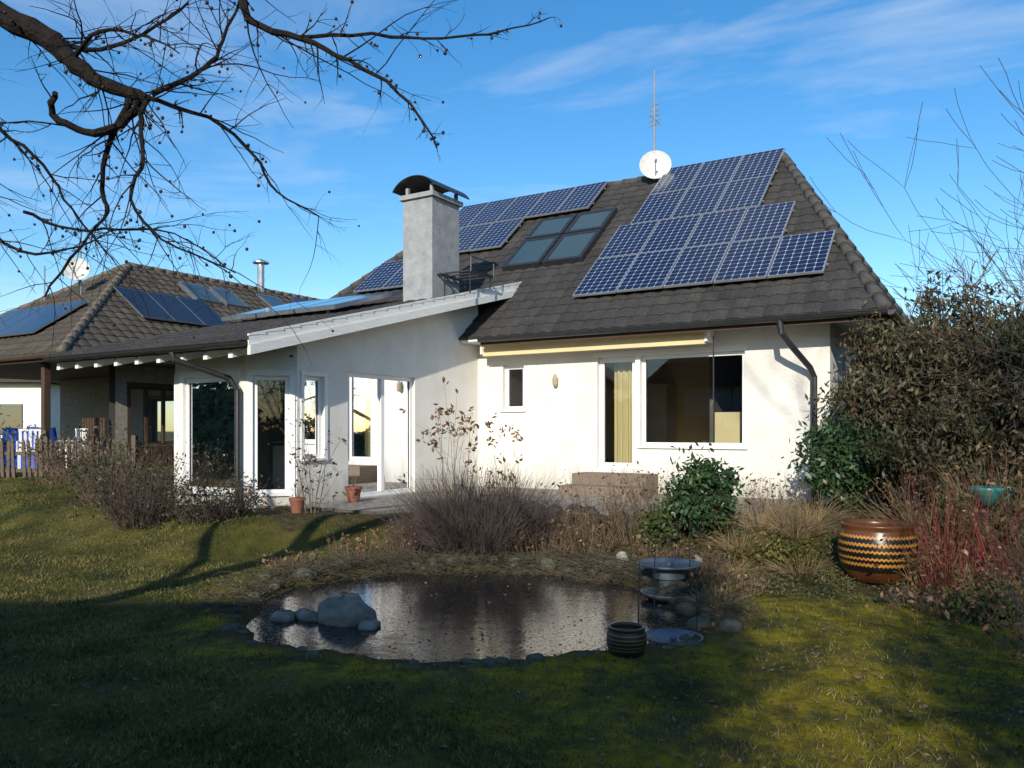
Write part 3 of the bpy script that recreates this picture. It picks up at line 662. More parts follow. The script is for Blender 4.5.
# ------------------------------------------------------------------ rocks round pond
def rock(mb,x,y,z,r,s3=(1,.8,.65)):
    rot=Matrix.Rotation(random.uniform(0,6.3),3,'Z')
    mb.ball((x,y,z),r,n=12,sc3=s3,jit=.13,rot=rot)
rk=MB()
for i in range(len(POND)):
    if random.random()<.5:
        p=POND[i]; dx,dy=p-cen; l=math.hypot(dx,dy); k=random.uniform(-.02,.14); x,y=p[0]+dx/l*k,p[1]+dy/l*k
        r=random.uniform(.03,.08); rock(rk,x,y,g(x,y)-.01,r,(1,.8,.5))
    if (POND[i][1]>8.4 or POND[i][0]>1.2) and random.random()<.8:
        p=POND[i]; x=p[0]+random.uniform(-.1,.3)*(1 if p[0]>0 else -1); y=p[1]+random.uniform(.0,.35); r=random.uniform(.05,.13); rock(rk,x,y,g(x,y)+.01,r)
for _ in range(46):
    u_=random.uniform(.3,5.4); v_=-3.62+random.uniform(-.25,.05); p=W(u_,v_); r=random.uniform(.1,.18); rock(rk,p.x,p.y,g(p.x,p.y)+.02,r)
rk.obj('pond_edge_stones',M_stone,smooth=True)
for (x,y,r,s3) in ((-1.45,6.95,.27,(1.05,.85,.80)),(-1.80,7.05,.14,(1.4,.8,.4)),(-1.2,6.72,.11,(1.2,.9,.4)),(-1.62,7.3,.18,(1.3,.9,.5)),(-2.0,7.0,.12,(1.2,.9,.5))):
    q_=MB(); rock(q_,x,y,-.04,r,s3); q_.obj('boulder',M_rock2,smooth=True)
for (x,y,r) in ((1.28,9.3,.10),(2.1,9.15,.11)):
    q_=MB(); rock(q_,x,y,g(x,y)+.05,r,(.9,.8,1.1)); q_.obj('pale_stone',mat('pale_stone',(.36,.34,.28),(.2,.18,.15),scale=12,rough=.9,bump=.6),smooth=True)

# ------------------------------------------------------------------ vegetation helpers
def rdir(): 
    v=V((random.gauss(0,1),random.gauss(0,1),random.gauss(0,1))); return v.normalized()
def stem(mb,p,d,l,r,seg=5,wig=.15,grav=0.,sides=3,mi=0,sub=0,subl=.4,tips=None):
    pts=[V(p)]; d=V(d).normalized(); rr=[r]
    for i in range(seg):
        d=(d+rdir()*wig+Z*grav).normalized(); pts.append(pts[-1]+d*(l/seg)); rr.append(r*(1-.75*(i+1)/seg))
    mb.tube(pts,rr,n=sides,mi=mi,cap=False)
    for _ in range(sub):
        k=random.randint(1,seg-1) if seg>1 else 1; dd=(d*.6+rdir()*.8).normalized()
        stem(mb,pts[k],dd,l*subl*random.uniform(.5,1.1),rr[k]*.7,seg=max(2,seg-2),wig=wig,grav=grav,mi=mi,sub=max(0,sub-2),tips=tips,sides=sides)
    if tips is not None: tips.append(pts[-1])
    return pts
def bush(name,x,y,n,h,spread,r,mat_,rad=.15,wig=.15,grav=-.02,sub=2,seg=5,lean=(0,0),leaf=None,leafn=0,leafs=.05):
    mb=MB(); z=g(x,y)-.03; tips=[]
    for _ in range(n):
        a_=random.uniform(0,6.283); rr=rad*math.sqrt(random.random()); s=spread*random.random()**.7
        d=V((math.cos(a_)*s+lean[0],math.sin(a_)*s+lean[1],1))
        stem(mb,(x+rr*math.cos(a_),y+rr*math.sin(a_),z),d,h*random.uniform(.6,1.1)*math.sqrt(1+s*s*.5),r*random.uniform(.7,1.2),seg=seg,wig=wig,grav=grav,sub=sub,tips=tips)
    if leaf is None: return mb.obj(name,mat_)
    e=empty(name); mb.obj('stems',mat_,e)
    c_=np.array([tuple(random.choice(tips)+rdir()*.06) for _ in range(leafn)]); leaves('leaves',c_,leafs,leaf,e); return e
def leaves(name,c,size,mat_,parent=None,asp=.45,droop=0.):
    n=len(c); a_=rng.normal(size=(n,3)); a_[:,2]-=droop*1.5; a_/=np.linalg.norm(a_,axis=1)[:,None]
    b_=rng.normal(size=(n,3)); b_=b_-a_*(a_*b_).sum(1)[:,None]; b_/=np.linalg.norm(b_,axis=1)[:,None]
    s=size*rng.uniform(.6,1.3,(n,1)); a_=a_*s; b_=b_*s*asp
    v=np.stack([c-a_,c+b_,c+a_,c-b_],1).reshape(-1,3)
    return np_mesh(name,v,4,mat_,parent)
def clumps(cx,cy,cz,rx,ry,rz_,nc,per,cr,shell=.55,rag=.18):
    out=[]
    for _ in range(nc):
        d=rng.normal(size=3); d/=np.linalg.norm(d); k=rng.uniform(shell,1.0)*(1+rag*math.sin(d[0]*5+d[2]*7)+rag*.6*math.sin(d[0]*13+d[2]*9)); c0_=np.array([cx+d[0]*rx*k,cy+d[1]*ry*k,cz+d[2]*rz_*k])
        out.append(c0_+rng.normal(size=(int(per*rng.uniform(.5,1.4)),3))*cr*rng.uniform(.6,1.3))
    return np.concatenate(out)

M_b1=mat('clump_twigs',(.105,.078,.066),(.05,.038,.035),scale=3,rough=.9)
db=MB(); cx_,cy_=-.42,10.2; zb=g(cx_,cy_)
for _ in range(1700):
    a_=random.uniform(0,6.283); rr=.5*math.sqrt(random.random()); s=random.random()**.8
    d=V((math.cos(a_)*s*.75,math.sin(a_)*s*.75,1)); l=1.3*math.sqrt(max(.2,1-.35*s*s))*random.uniform(.6,1.03)
    stem(db,(cx_+rr*math.cos(a_),cy_+rr*math.sin(a_)*.8,zb-.03),d,l,.005,seg=6,wig=.18,grav=-.07,sub=1,subl=.3)
db.obj('dry_shrub',M_b1)
bush('dry_shrub',-1.15,10.5,160,.75,.6,.005,M_purpletwig,rad=.25,sub=2)
M_dl=leafmat('dead_leaves',(.20,.12,.06),(.10,.06,.035))
bush('dried_perennial',-.8,11.6,12,1.95,.3,.006,M_drytwig,rad=.15,wig=.10,grav=0,sub=2,leaf=M_dl,leafn=260,leafs=.045)
bush('dried_perennial',-.05,11.2,8,1.45,.3,.006,M_drytwig,rad=.15,wig=.10,grav=0,sub=2,leaf=M_dl,leafn=140,leafs=.04)
for (x,y,h,n_) in ((.7,10.4,.8,90),(1.15,10.6,.9,90),(1.6,10.3,.7,90),(.35,9.95,.45,90),(1.95,10.7,.8,70),(-1.4,10.1,.45,80),(.9,9.9,.45,90),(2.9,10.5,.6,60),(3.6,10.9,.6,80),(-1.9,9.7,.35,70),(2.0,8.7,.35,80),(2.2,7.9,.28,70),(1.7,9.3,.35,80),(-2.5,9.1,.22,60)):
    bush('dead_perennials',x,y,n_,h,.6,.0045,M_drytwig,rad=.28,sub=1,seg=4,leaf=M_dl,leafn=120,leafs=.03)
for (x,y,h,n_) in ((3.1,10.0,.55,300),(3.45,9.7,.45,260),(2.75,9.6,.35,200),(2.4,8.9,.25,160),(3.2,8.9,.3,160),(3.9,10.3,.5,200),(1.9,7.4,.18,120)):
    bush('straw_grass',x,y,n_,h,1.3,.0035,M_straw,rad=.18,sub=0,seg=5,grav=-.16,wig=.1)
rd=MB()
for i in range(5600):
    t=random.uniform(.28,.99); p=POND[int(t*len(POND))%len(POND)]; dx,dy=p-cen; l=math.hypot(dx,dy); k=random.uniform(-.25,.5)
    x=p[0]+dx/l*k+random.uniform(-.1,.1); y=p[1]+dy/l*k
    if y<6.6: continue
    zz=max(g(x,y),-.1); a_=random.uniform(0,6.28); f_=1.2 if y>8.6 else .45
    stem(rd,(x,y,zz),(math.cos(a_)*.9,math.sin(a_)*.9-.2,.9),random.uniform(.12,.40)*f_,.0045,seg=4,wig=.12,grav=-.25)
rd.obj('pond_sedge',mat('sedge',(.10,.08,.05),(.04,.035,.022),scale=4,rough=.9))
M_laurel=leafmat('laurel_leaf',(.02,.05,.018),(.045,.085,.03),rough=.38,spec=.4)
def leafbush(name,cx,cy,zt,rx,ry,nc,per,cr,size,lm,droop=.3,asp=.42,zb=None,shell=.4,rag=.18):
    e=empty(name); zb=g(cx,cy) if zb is None else zb; h=zt-zb
    c_=clumps(cx,cy,zb+h*.5,rx,ry,h*.5,nc,per,cr,shell,rag); c_=c_[c_[:,2]>g(cx,cy)]
    leaves('leaves',c_,size,lm,e,asp=asp,droop=droop)
    mb=MB(); z0_=g(cx,cy)
    for _ in range(26):
        a_=random.uniform(0,6.28); s=random.uniform(.1,1)*min(1.2,rx/h*1.6); stem(mb,(cx,cy,z0_-.02),(math.cos(a_)*s,math.sin(a_)*s,1),(zt-z0_)*random.uniform(.55,.9),.012+.004*h,seg=5,wig=.15,sub=3,sides=4)
    mb.obj('branches',M_twig,e); return e
leafbush('laurel_bush',2.35,10.0,1.25,.40,.4,90,44,.09,.05,M_laurel)
leafbush('laurel_bush',1.85,9.9,.62,.3,.25,30,30,.08,.04,leafmat('yellowgreen_leaf',(.07,.10,.02),(.035,.06,.015)))
leafbush('laurel_bush',4.8,11.6,1.75,.55,.5,100,44,.12,.055,M_laurel)
M_rhodo=leafmat('drooping_leaf',(.045,.052,.022),(.10,.07,.04),scale=1.3,rough=.5)
leafbush('ivy_covered_tree',6.5,11.9,3.45,1.35,1.2,640,90,.15,.06,M_rhodo,droop=.8,asp=.32,rag=.2)
leafbush('ivy_covered_tree',6.1,10.4,2.1,1.0,.8,260,60,.15,.055,M_rhodo,droop=.8,asp=.32,rag=.25)
leafbush('ivy_covered_tree',7.5,10.2,3.35,1.3,1.0,520,80,.17,.06,M_rhodo,droop=.8,asp=.32,rag=.2)
leafbush('ivy_covered_tree',5.75,12.4,2.9,.55,.5,140,70,.13,.055,M_rhodo,droop=.8,asp=.32,rag=.25)
M_dkl=leafmat('dark_leaf',(.03,.04,.015),(.07,.05,.03))
bush('bare_shrub',-5.15,11.1,170,1.0,.75,.006,M_purpletwig,rad=.35,sub=3,leaf=M_dkl,leafn=1400,leafs=.028)
bush('bare_shrub',-4.1,11.0,170,.55,.9,.005,M_purpletwig,rad=.4,sub=3,leaf=M_dkl,leafn=2200,leafs=.026)
bush('bare_shrub',-6.4,12.8,110,1.0,.7,.006,M_drytwig,rad=.4,sub=2,leaf=M_dkl,leafn=900,leafs=.03)
bush('bare_shrub',-8.6,15.5,110,1.1,.6,.006,M_drytwig,rad=.5,sub=2,leaf=M_dkl,leafn=900,leafs=.035)
leafbush('low_evergreen',-7.4,14.6,1.0,.55,.5,70,40,.12,.045,leafmat('box_leaf',(.025,.045,.015),(.05,.06,.02)))
leafbush('low_evergreen',-13.5,19.5,1.9,1.2,.6,90,40,.15,.06,leafmat('hedge_leaf',(.025,.045,.015),(.05,.06,.02)))
bush('rose_bush',-2.85,11.35,9,1.35,.5,.008,M_drytwig,rad=.12,sub=3,leaf=leafmat('rose_leaf',(.04,.055,.02),(.10,.05,.03)),leafn=160,leafs=.035)
bush('red_dogwood',4.35,7.9,80,1.25,.5,.0045,M_red,rad=.30,wig=.08,grav=0,sub=1,seg=5)
bush('red_dogwood',4.7,7.3,50,1.0,.5,.0045,M_red,rad=.25,wig=.08,grav=0,sub=1,seg=5)
for k,(x,y,h,n_) in enumerate(((4.7,8.8,.8,140),(5.2,7.9,.9,140),(4.4,6.9,.45,120),(4.9,6.7,.8,110),(5.6,9.0,1.0,110),(3.8,7.1,.25,110),(4.35,8.1,.5,100),(4.3,6.1,.6,90),(3.9,5.7,.4,70))):
    bush('dead_perennials',x,y,n_,h,.9,.004,(M_straw,M_drytwig)[k%2],rad=.35,sub=2,seg=5,leaf=M_dl,leafn=220,leafs=.035)
leafbush('low_evergreen',5.2,8.9,.75,.5,.5,50,40,.1,.045,leafmat('green_leaf',(.03,.055,.015),(.07,.085,.03)))
M_gc=leafmat('groundcover_leaf',(.05,.065,.02),(.11,.095,.03))
gcp=[]
for _ in range(520):
    x=random.uniform(-1.5,5.2); y=random.uniform(7.6,11.2)
    if float(pond_sd(x,y))<.1: continue
    u_,v_=toUV(x,y)
    if v_>-3.6: continue
    gcp.append(np.array([x,y,g(x,y)+.02])+rng.normal(size=(34,3))*np.array([.09,.09,.03]))
leaves('groundcover',np.concatenate(gcp),.022,M_gc,None)
leafbush('low_evergreen',4.1,6.8,.22,.5,.35,40,30,.09,.03,leafmat('green_leaf2',(.06,.085,.02),(.10,.10,.03)))
leafbush('low_evergreen',3.2,9.2,.25,.6,.3,40,30,.09,.03,leafmat('moss_leaf',(.08,.09,.02),(.14,.12,.03)))

# ------------------------------------------------------------------ bare trees
def grow(mb,p,d,l,r,dep,wig=.2,up=.06,nsub=3,mi=0,rmin=.004):
    seg=4; pts=[V(p)]; rr=[r]; d=V(d).normalized()
    for i in range(seg):
        d=(d+rdir()*wig+Z*up).normalized(); pts.append(pts[-1]+d*(l/seg)); rr.append(max(rmin,r*(1-.35*(i+1)/seg)))
    mb.tube(pts,rr,n=7 if r>.04 else (5 if r>.012 else 3),mi=mi,cap=False)
    if dep<=0: return
    for k in range(nsub):
        i=random.randint(2,seg) if k else seg
        dd=(d+rdir()*.75).normalized(); grow(mb,pts[i],dd,l*random.uniform(.6,.85),rr[i]*.68,dep-1,wig,up,nsub,mi,rmin)
def baretree(name,x,y,h,r,dep=5,rmin=.004,d=(0,0,1),mat_=M_twig,nsub=3):
    mb=MB(); grow(mb,(x,y,g(x,y)-.1),d,h*.3,r,dep,rmin=rmin,nsub=nsub); return mb.obj(name,mat_)
M_fartwig=mat('far_twigs',(.16,.12,.09),(.10,.075,.06),scale=1)
for (x,y,h,s_) in ((19.5,30,10,.012),(23,34,12,.014),(17.5,36,8,.012),(29,40,13,.014)): baretree('bare_tree',x,y,h,.16,5,s_,mat_=M_fartwig,nsub=3)
sap=MB(); 
for k in range(6): grow(sap,(5.4+random.uniform(-.15,.15),6.5+random.uniform(-.2,.2),-.05),(-.14+random.uniform(-.10,.10),random.uniform(-.1,.2),1),1.85,.016,4,wig=.13,up=.06,nsub=3,rmin=.0026)
sap.obj('bare_sapling',M_twig)

ot=MB(); tips=[]
def br3(pts,r0,r1,n=8,tw=True,dens=.040,tl=(.2,.75)):
    P_=[V(p) for p in pts]; Q=[]
    for i in range(len(P_)-1):
        p0_=P_[max(i-1,0)];p1_=P_[i];p2_=P_[i+1];p3_=P_[min(i+2,len(P_)-1)]
        for t in (0,.25,.5,.75): Q.append(.5*((2*p1_)+(p2_-p0_)*t+(2*p0_-5*p1_+4*p2_-p3_)*t*t+(3*p1_-p0_-3*p2_+p3_)*t**3))
    Q.append(P_[-1]); k=len(Q); Q=[q_+rdir()*.008 for q_ in Q]
    rr=[r0+(r1-r0)*i/(k-1) for i in range(k)]; rr=[x*random.uniform(.88,1.12) for x in rr]
    ot.tube(Q,rr,n=n)
    if not tw: return
    for i in range(k-1):
        sl=(Q[i+1]-Q[i]).length; m_=sl/dens
        m_=int(m_)+(random.random()<m_-int(m_))
        for _ in range(m_):
            t=(Q[i+1]-Q[i]).normalized(); d=(t*.8+rdir()*.85+Z*random.uniform(-.5,.2)); l=random.uniform(*tl) if random.random()<.5 else random.uniform(.03,.15)
            stem(ot,Q[i].lerp(Q[i+1],random.random()),d,l,max(.0026,min(.0048,rr[i]*.4)),seg=7,wig=.20,grav=-.02,sides=4,sub=3,subl=.42,tips=tips)
br3([(-5.3,3.0,-.1),(-5.2,3.1,1.0),(-4.95,3.2,2.0),(-4.6,3.3,2.9)],.2,.14,12,False)
br3([(-4.6,3.3,2.9),(-3.9,3.6,3.45),(-3.2,3.85,3.72),(-2.6,4.0,3.70)],.10,.062,10)
br3([(-2.6,4.0,3.70),(-2.33,4.0,3.56),(-2.21,4.0,3.45),(-2.06,4.0,3.34),(-1.83,4.0,3.26)],.062,.026,10)
br3([(-4.6,3.3,2.9),(-4.5,3.4,3.7),(-3.6,3.6,4.3),(-2.6,3.8,4.45)],.09,.045,8,False)
br3([(-2.6,3.8,4.45),(-1.8,4.0,4.2),(-1.41,4.0,3.9),(-1.31,4.0,3.65),(-1.06,4.0,3.56),(-.81,4.0,3.44),(-.56,3.95,3.27),(-.36,3.9,2.98)],.030,.004,8)
br3([(-1.06,4.0,3.56),(-.71,4.05,3.6),(-.36,4.1,3.61),(-.06,4.1,3.64),(.19,4.15,3.74)],.010,.003,6,tl=(.08,.25),dens=.06)
br3([(-4.95,3.2,2.0),(-5.6,3.6,3.0),(-5.9,4,4.2)],.1,.03,8)
br3([(-1.83,4.0,3.26),(-1.98,4.05,3.15),(-2.13,4.0,3.09),(-2.27,3.95,3.16),(-2.22,3.9,3.24)],.024,.014,8,dens=.2)
br3([(-1.9,4.0,3.27),(-2.06,4.1,3.07),(-2.15,4.2,2.87),(-2.13,4.2,2.75),(-2.26,4.2,2.57),(-2.46,4.2,2.30)],.017,.005,7)
br3([(-1.83,4.0,3.26),(-1.81,3.9,3.1),(-1.77,3.85,2.9),(-1.81,3.8,2.7),(-1.66,3.8,2.5),(-1.36,3.8,2.37)],.014,.004,7)
br3([(-1.83,4.0,3.26),(-1.56,4.1,3.2),(-1.36,4.2,3.05),(-1.23,4.2,2.85),(-1.02,4.25,2.74)],.013,.0035,7)
br3([(-1.80,4.0,3.28),(-1.58,4.1,3.45),(-1.48,4.1,3.6),(-1.38,4.1,3.85)],.014,.006,7)
br3([(-2.33,4.0,3.56),(-2.11,4.1,3.55),(-1.91,4.15,3.65),(-1.7,4.2,3.85)],.014,.006,7)
br3([(-2.9,4.0,3.3),(-2.56,4.0,3.1),(-2.35,4.0,2.93),(-2.2,4.0,2.70),(-2.0,4.0,2.45)],.012,.003,7)
br3([(-3.2,3.85,3.72),(-2.9,4,3.0),(-2.6,4.1,2.55),(-2.3,4.1,2.52),(-2.05,4.1,2.62)],.014,.003,7)
br3([(-2.21,4.0,3.45),(-1.95,3.8,3.5),(-1.7,3.7,3.42),(-1.5,3.6,3.3)],.011,.003,7)
br3([(-2.56,4.2,2.75),(-2.3,4.2,2.65),(-2.0,4.2,2.66),(-1.7,4.2,2.6),(-1.45,4.2,2.42)],.009,.003,6)
ft=empty('fruit_tree'); ot.obj('branches',M_bark,ft)
be=MB()
for t in tips:
    if random.random()<.12: be.ball(t,random.uniform(.006,.010),n=6)
be.obj('withered_fruit',M_berry,ft,smooth=True)

# ------------------------------------------------------------------ pots, ornaments
def potmat(name,br_,bk,orr):
    m,nt,b=newmat(name);N=nt.nodes;K=nt.links
    b.inputs['Roughness'].default_value=.32
    tc=N.new('ShaderNodeTexCoord'); sx=N.new('ShaderNodeSeparateXYZ'); K.new(tc.outputs['Object'],sx.inputs[0])
    def mt(op,a_,b_=None,v=None):
        n=N.new('ShaderNodeMath'); n.operation=op; K.new(a_,n.inputs[0])
        if b_ is not None: K.new(b_,n.inputs[1])
        if v is not None: n.inputs[1].default_value=v
        return n.outputs[0]
    at=mt('ARCTAN2',sx.outputs[1],sx.outputs[0]); zz=mt('PINGPONG',mt('MULTIPLY',at,v=9.0),v=.5); zz=mt('MULTIPLY',zz,v=.035)
    zb=mt('ADD',sx.outputs[2],zz)
    r=N.new('ShaderNodeValToRGB'); r.color_ramp.interpolation='CONSTANT'; e=r.color_ramp.elements
    cols=[(0,br_),(.22,bk),(.33,orr),(.38,bk),(.44,orr),(.48,bk),(.56,orr),(.60,bk),(.67,orr),(.72,bk),(.80,orr),(.84,br_)]
    e[0].position=0;e[0].color=br_; e[1].position=.22; e[1].color=bk
    for p_,c_ in cols[2:]:
        x=e.new(p_); x.color=c_
    mr=N.new('ShaderNodeMapRange'); mr.inputs['From Min'].default_value=0; mr.inputs['From Max'].default_value=.62; K.new(zb,mr.inputs[0]); K.new(mr.outputs[0],r.inputs[0]); K.new(r.outputs[0],b.inputs['Base Color'])
    return m
M_pot=potmat('striped_glaze',(.12,.045,.015,1),(.012,.010,.009,1),(.48,.22,.04,1))
M_pot2=potmat('dark_striped_glaze',(.035,.028,.022,1),(.014,.013,.012,1),(.16,.12,.06,1))
def pot(name,x,y,z,sc_,mm):
    mb=MB(); pr=[(0,0),(.24,0),(.27,.02),(.36,.14),(.40,.30),(.395,.46),(.36,.55),(.355,.58),(.37,.60),(.365,.63),(.32,.63),(.31,.58),(.34,.46),(.3,.3),(0,.25)]
    mb.lathe((0,0,0),pr,n=40); ob=mb.obj(name,mm,smooth=True); ob.location=(x,y,z); ob.scale=(sc_,)*3; return ob
pot('striped_garden_pot',3.88,8.5,g(3.88,8.5)-.02,.98,M_pot)
pot('small_striped_urn',.82,5.72,g(.82,5.68)-.03,.36,M_pot2)
def tpot(x,y,z,r,h):
    mb=MB(); mb.lathe((x,y,z),[(0,0),(r*.65,0),(r*.9,h*.8),(r,h*.8),(r,h),(r*.88,h),(r*.85,h*.85),(0,h*.85)],n=20)
    e=empty('flower_pot'); mb.obj('pot',M_terra,e)
    st=MB()
    for _ in range(20): stem(st,(x,y,z+h*.85),(random.uniform(-.6,.6),random.uniform(-.6,.6),1),random.uniform(.1,.3),.003,seg=3)
    st.obj('plant',M_drytwig,e)
tpot(-3.1,11.55,g(-3.1,11.55),.12,.22); p=W(6.55,-4.15); tpot(p.x,p.y,.43,.14,.26)
def bowl(name,x,y,z,r):
    mb=MB(); mb.lathe((x,y,z),[(0,.0),(r*.5,0),(r*.95,.025),(r,.045),(r*.97,.05),(r*.9,.035),(r*.45,.012),(0,.010)],n=32)
    mb.lathe((x,y,z-.1),[(r*.5,0),(r*.5,.1)],n=20); mb.ball((x,y,z+.03),r*.12,n=12)
    return mb.obj(name,M_bluegrey,smooth=True)
bowl('floating_pond_bowl',1.24,6.15,-.03,.23)
bowl('bird_bath',1.6,8.15,.20,.33)
q_=MB(); q_.lathe((1.6,8.15,-.3),[(.16,0),(.12,.1),(.1,.3),(.15,.48)],n=20); q_.lathe((1.55,7.85,-.05),[(0,0),(.2,0),(.28,.05),(.29,.07),(.26,.06),(0,.03)],n=24); q_.obj('pond_planter',M_bluegrey,smooth=True)
rods=MB()
for (x,y,h) in ((1.0,6.35,.55),(1.45,6.3,.5),(1.35,7.6,.5),(1.75,7.9,.75)): rods.tube([(x,y,-.2),(x+.01,y,h)],.005,n=5)
rods.obj('garden_stakes',M_dark)
tl=MB(); tl.tube([(5.05,8.5,0),(5.05,8.5,.82)],.015,n=6,mi=1); tl.lathe((5.05,8.5,.80),[(0,0),(.06,0),(.10,.07),(.16,.15),(.17,.19),(.15,.2),(.13,.15),(0,.1)],n=20); tl.tube([(5.19,8.45,.86),(5.26,8.42,.94),(5.24,8.42,1.0),(5.17,8.45,.98)],.012,n=6); tl.obj('teal_bird_feeder',[M_teal,M_dark],smooth=True)

# ------------------------------------------------------------------ grass + leaf litter
NB=290000
yy=3.2+14*rng.random(NB)**1.6; xx=(rng.random(NB)*2-1)*(.70*yy+.8)
bd,ms=zones(xx,yy); d=pond_sd(xx,yy); u_,v_=toUV(xx,yy)
pat=np.sin(xx*2.1+1.3*np.sin(yy*1.7))*np.sin(yy*2.6+np.sin(xx*3.3))*.6+.4*np.sin(xx*5.3+yy*1.1)*np.sin(yy*6.1-xx)
keep=(rng.random(NB)>bd*1.05)&(d>.02)&~((u_>.2)&(u_<6.95)&(v_>-3.6))&~((u_>5.1)&(u_<6.95)&(v_>-5.2))&~((u_>6.9)&(u_<9.7)&(v_>-5.7))&(rng.random(NB)>ms*(.68+.4*pat))&(rng.random(NB)>.15-pat*.7)
xx=xx[keep];yy=yy[keep];zz=gh(xx,yy); n=len(xx)
hgt=rng.uniform(.012,.042,n)*(1+.6*np.clip(pat[keep],-1,1)); wd=rng.uniform(.002,.004,n)*(1+yy*.12); th_=rng.uniform(0,6.283,n); ln=rng.uniform(.3,1.4,n)*hgt; la=rng.uniform(0,6.283,n)
A=np.stack([xx-np.cos(th_)*wd,yy-np.sin(th_)*wd,zz-.005],1); Bq=np.stack([xx+np.cos(th_)*wd,yy+np.sin(th_)*wd,zz-.005],1); Cq=np.stack([xx+np.cos(la)*ln,yy+np.sin(la)*ln,zz+hgt],1)
M_grass=leafmat('grass_blades',(.055,.07,.02),(.17,.145,.05),scale=1.3,rough=.85,spec=.1)
np_mesh('grass',np.stack([A,Bq,Cq],1).reshape(-1,3),3,M_grass)
NL=9000
yy=3.3+12*rng.random(NL)**1.3; xx=(rng.random(NL)*2-1)*(.70*yy+.5); d=pond_sd(xx,yy); u_,v_=toUV(xx,yy)
bd,ms=zones(xx,yy); k=((rng.random(NL)<.3+.6*bd)|(xx>1.5))&~((u_>6.9)&(u_<9.7)&(v_>-5.7))&(v_<0)&((d>0)|(rng.random(NL)<.35))
xx=xx[k];yy=yy[k]; z_=np.maximum(gh(xx,yy),-.05)+.012; z_=np.where((toUV(xx,yy)[0]<6.95)&(toUV(xx,yy)[1]>-3.5)&(toUV(xx,yy)[0]>.3),.45,z_); n=len(xx)
cc=np.stack([xx,yy,z_],1); a_=rng.normal(size=(n,3)); a_[:,2]*=.25; a_/=np.linalg.norm(a_,axis=1)[:,None]; b_=np.cross(a_,np.array([0,0,1.])+rng.normal(size=(n,3))*.25); b_/=np.linalg.norm(b_,axis=1)[:,None]
s=rng.uniform(.010,.026,(n,1)); v_=np.stack([cc-a_*s,cc+b_*s*.55,cc+a_*s,cc-b_*s*.55],1).reshape(-1,3)
np_mesh('leaf_litter',v_,4,leafmat('litter',(.18,.12,.065),(.09,.06,.035),scale=9,rough=.8))

# ------------------------------------------------------------------ behind the viewer: unseen shade casters and reflected greenery
nh=empty('shade_caster_house'); q_=MB()  # unseen house, added and sized to shade the near lawn
x0,x1,y0,y1=-26,-4.2,-14,-6.5
q_.box(x0,x1,y0,y1,-.1,4.2,0)
ym=(y0+y1)/2
q_.add([(x0-.6,y0-.6,4.0),(x1+.5,y0-.6,4.0),(x1+.5,y1+.6,4.0),(x0-.6,y1+.6,4.0),(x0-.6,ym,7.4),(x1+.5,ym,7.4)],[(0,1,5,4),(2,3,4,5),(1,2,5),(3,0,4)],1)
for x in (-22,-17,-12,-8): q_.box(x,x+1.4,y1-.03,y1+.02,1.0,2.4,2)
q_.obj('walls_and_roof',[M_stucco,M_tile2,M_sky],nh)
M_thuja=leafmat('thuja',(.03,.05,.02),(.05,.07,.03))
# unseen ragged crowns, added and shaped so their shade breaks up the lit lawn
leafbush('shade_crown',.55,-5.3,5.3,.75,.7,70,60,.20,.08,M_thuja,zb=2.0,rag=.35,shell=.2)
leafbush('shade_crown',2.2,-5.2,4.5,.6,.6,60,60,.18,.08,M_thuja,zb=1.8,rag=.35,shell=.2)
leafbush('shade_crown',-2.6,-8.0,7.0,.8,.8,60,60,.22,.09,M_thuja,zb=4.0,rag=.35,shell=.2)
def reflection_hedge(ax,ay,bx,by,h,n):  # out-of-view greenery added to darken what the window glass reflects
    e=empty('reflection_hedge'); t=rng.random(n); w_=rng.uniform(-.6,.6,n); dx,dy=bx-ax,by-ay; l=math.hypot(dx,dy)
    leaves('leaves',np.stack([ax+dx*t-dy/l*w_,ay+dy*t+dx/l*w_,rng.uniform(0,1,n)*(h+.35*np.sin(t*l*1.3)+.2*np.sin(t*l*3.1))],1),.14,M_thuja,e)
    q_=MB(); dv=V((dx/l,dy/l,0)); nv=V((-dy/l,dx/l,0)); q_.obox(V((ax,ay,-.1))-nv*.4,dv*l,nv*.8,Z*(h-.4)); q_.obj('inner_branches',M_thuja,e)
reflection_hedge(-26,-6,26,-6,1.9,26000); reflection_hedge(-21,-5,-23,16,3.6,24000); reflection_hedge(16,-5,16,21,4.2,30000)
random.seed(31); baretree('bare_tree',.1,-7.5,15,.16,5,.009); baretree('bare_tree',5.5,-12,12,.2,5,.012); baretree('bare_tree',11,-9,10,.2,5,.012)  # unseen trees added for branch shadows on the wall and dapple
baretree('bare_tree',3.2,-8,9,.09,5,.008); baretree('bare_tree',-24,4,12,.2,5,.02); baretree('bare_tree',18,5,12,.2,5,.02)  # unseen trees added for dapple and to fill the window reflections

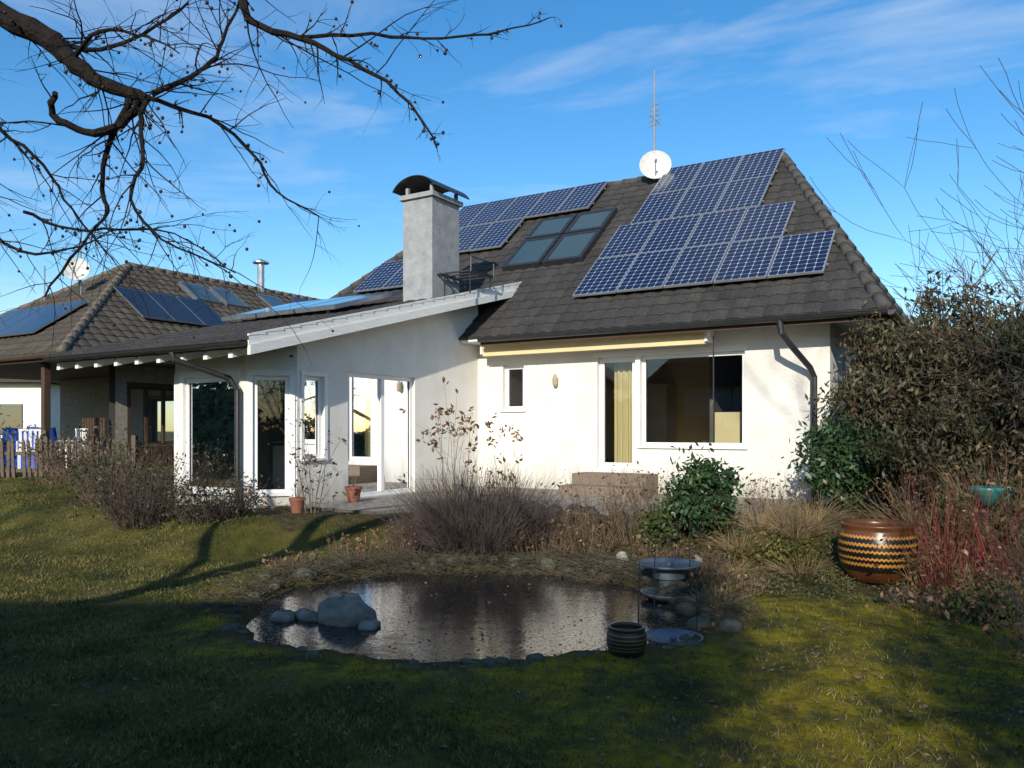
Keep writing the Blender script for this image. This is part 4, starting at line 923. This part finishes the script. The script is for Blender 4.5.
# ------------------------------------------------------------------ light
el=math.radians(22); sx_,sy_=-.25,-.968
sv=V((sx_*math.cos(el),sy_*math.cos(el),math.sin(el)))
sd=bpy.data.lights.new('sun','SUN'); sd.energy=5.0; sd.angle=math.radians(.53); sd.color=(1,.92,.78)
so_=bpy.data.objects.new('sun',sd); sc.collection.objects.link(so_); so_.rotation_euler=(-sv).to_track_quat('-Z','Y').to_euler()
w=bpy.data.worlds.new('World'); sc.world=w; w.use_nodes=True; nt=w.node_tree;N=nt.nodes;K=nt.links
bg=N['Background']; sk_=N.new('ShaderNodeTexSky'); sk_.sky_type='NISHITA'; sk_.sun_disc=False; sk_.sun_elevation=el; sk_.sun_rotation=math.atan2(sx_,sy_); sk_.air_density=1.0; sk_.dust_density=.3; sk_.ozone_density=2.2
hs=N.new('ShaderNodeHueSaturation'); hs.inputs['Saturation'].default_value=1.34; hs.inputs['Value'].default_value=1.28; K.new(sk_.outputs[0],hs.inputs['Color'])
tc=N.new('ShaderNodeTexCoord'); mp=N.new('ShaderNodeMapping'); mp.inputs['Scale'].default_value=(1.2,1.2,5.5); mp.inputs['Rotation'].default_value=(.25,.45,.3); K.new(tc.outputs['Generated'],mp.inputs[0])
n=N.new('ShaderNodeTexNoise'); n.inputs['Scale'].default_value=1.7; n.inputs['Detail'].default_value=10; n.inputs['Roughness'].default_value=.58; n.inputs['Distortion'].default_value=.6; K.new(mp.outputs[0],n.inputs['Vector'])
r=N.new('ShaderNodeValToRGB'); r.color_ramp.elements[0].position=.48; r.color_ramp.elements[0].color=(0,0,0,1); r.color_ramp.elements[1].position=.76; r.color_ramp.elements[1].color=(.52,.52,.52,1); K.new(n.outputs['Fac'],r.inputs[0])
x=N.new('ShaderNodeMixRGB'); x.inputs[2].default_value=(5.6,6.2,7.0,1); K.new(r.outputs[0],x.inputs[0]); K.new(hs.outputs[0],x.inputs[1]); K.new(x.outputs[0],bg.inputs['Color'])
bg.inputs['Strength'].default_value=.145
# ------------------------------------------------------------------ camera
cd=bpy.data.cameras.new('Camera'); cd.lens=28.125; cd.sensor_width=36; cd.shift_y=46/1024; cd.clip_end=3000; cd.clip_start=.05
co=bpy.data.objects.new('Camera',cd); sc.collection.objects.link(co); co.location=(0,0,1.6); co.rotation_euler=(math.radians(90),0,0); sc.camera=co
sc.view_settings.view_transform='Standard'; sc.view_settings.look='None'; sc.view_settings.exposure=0
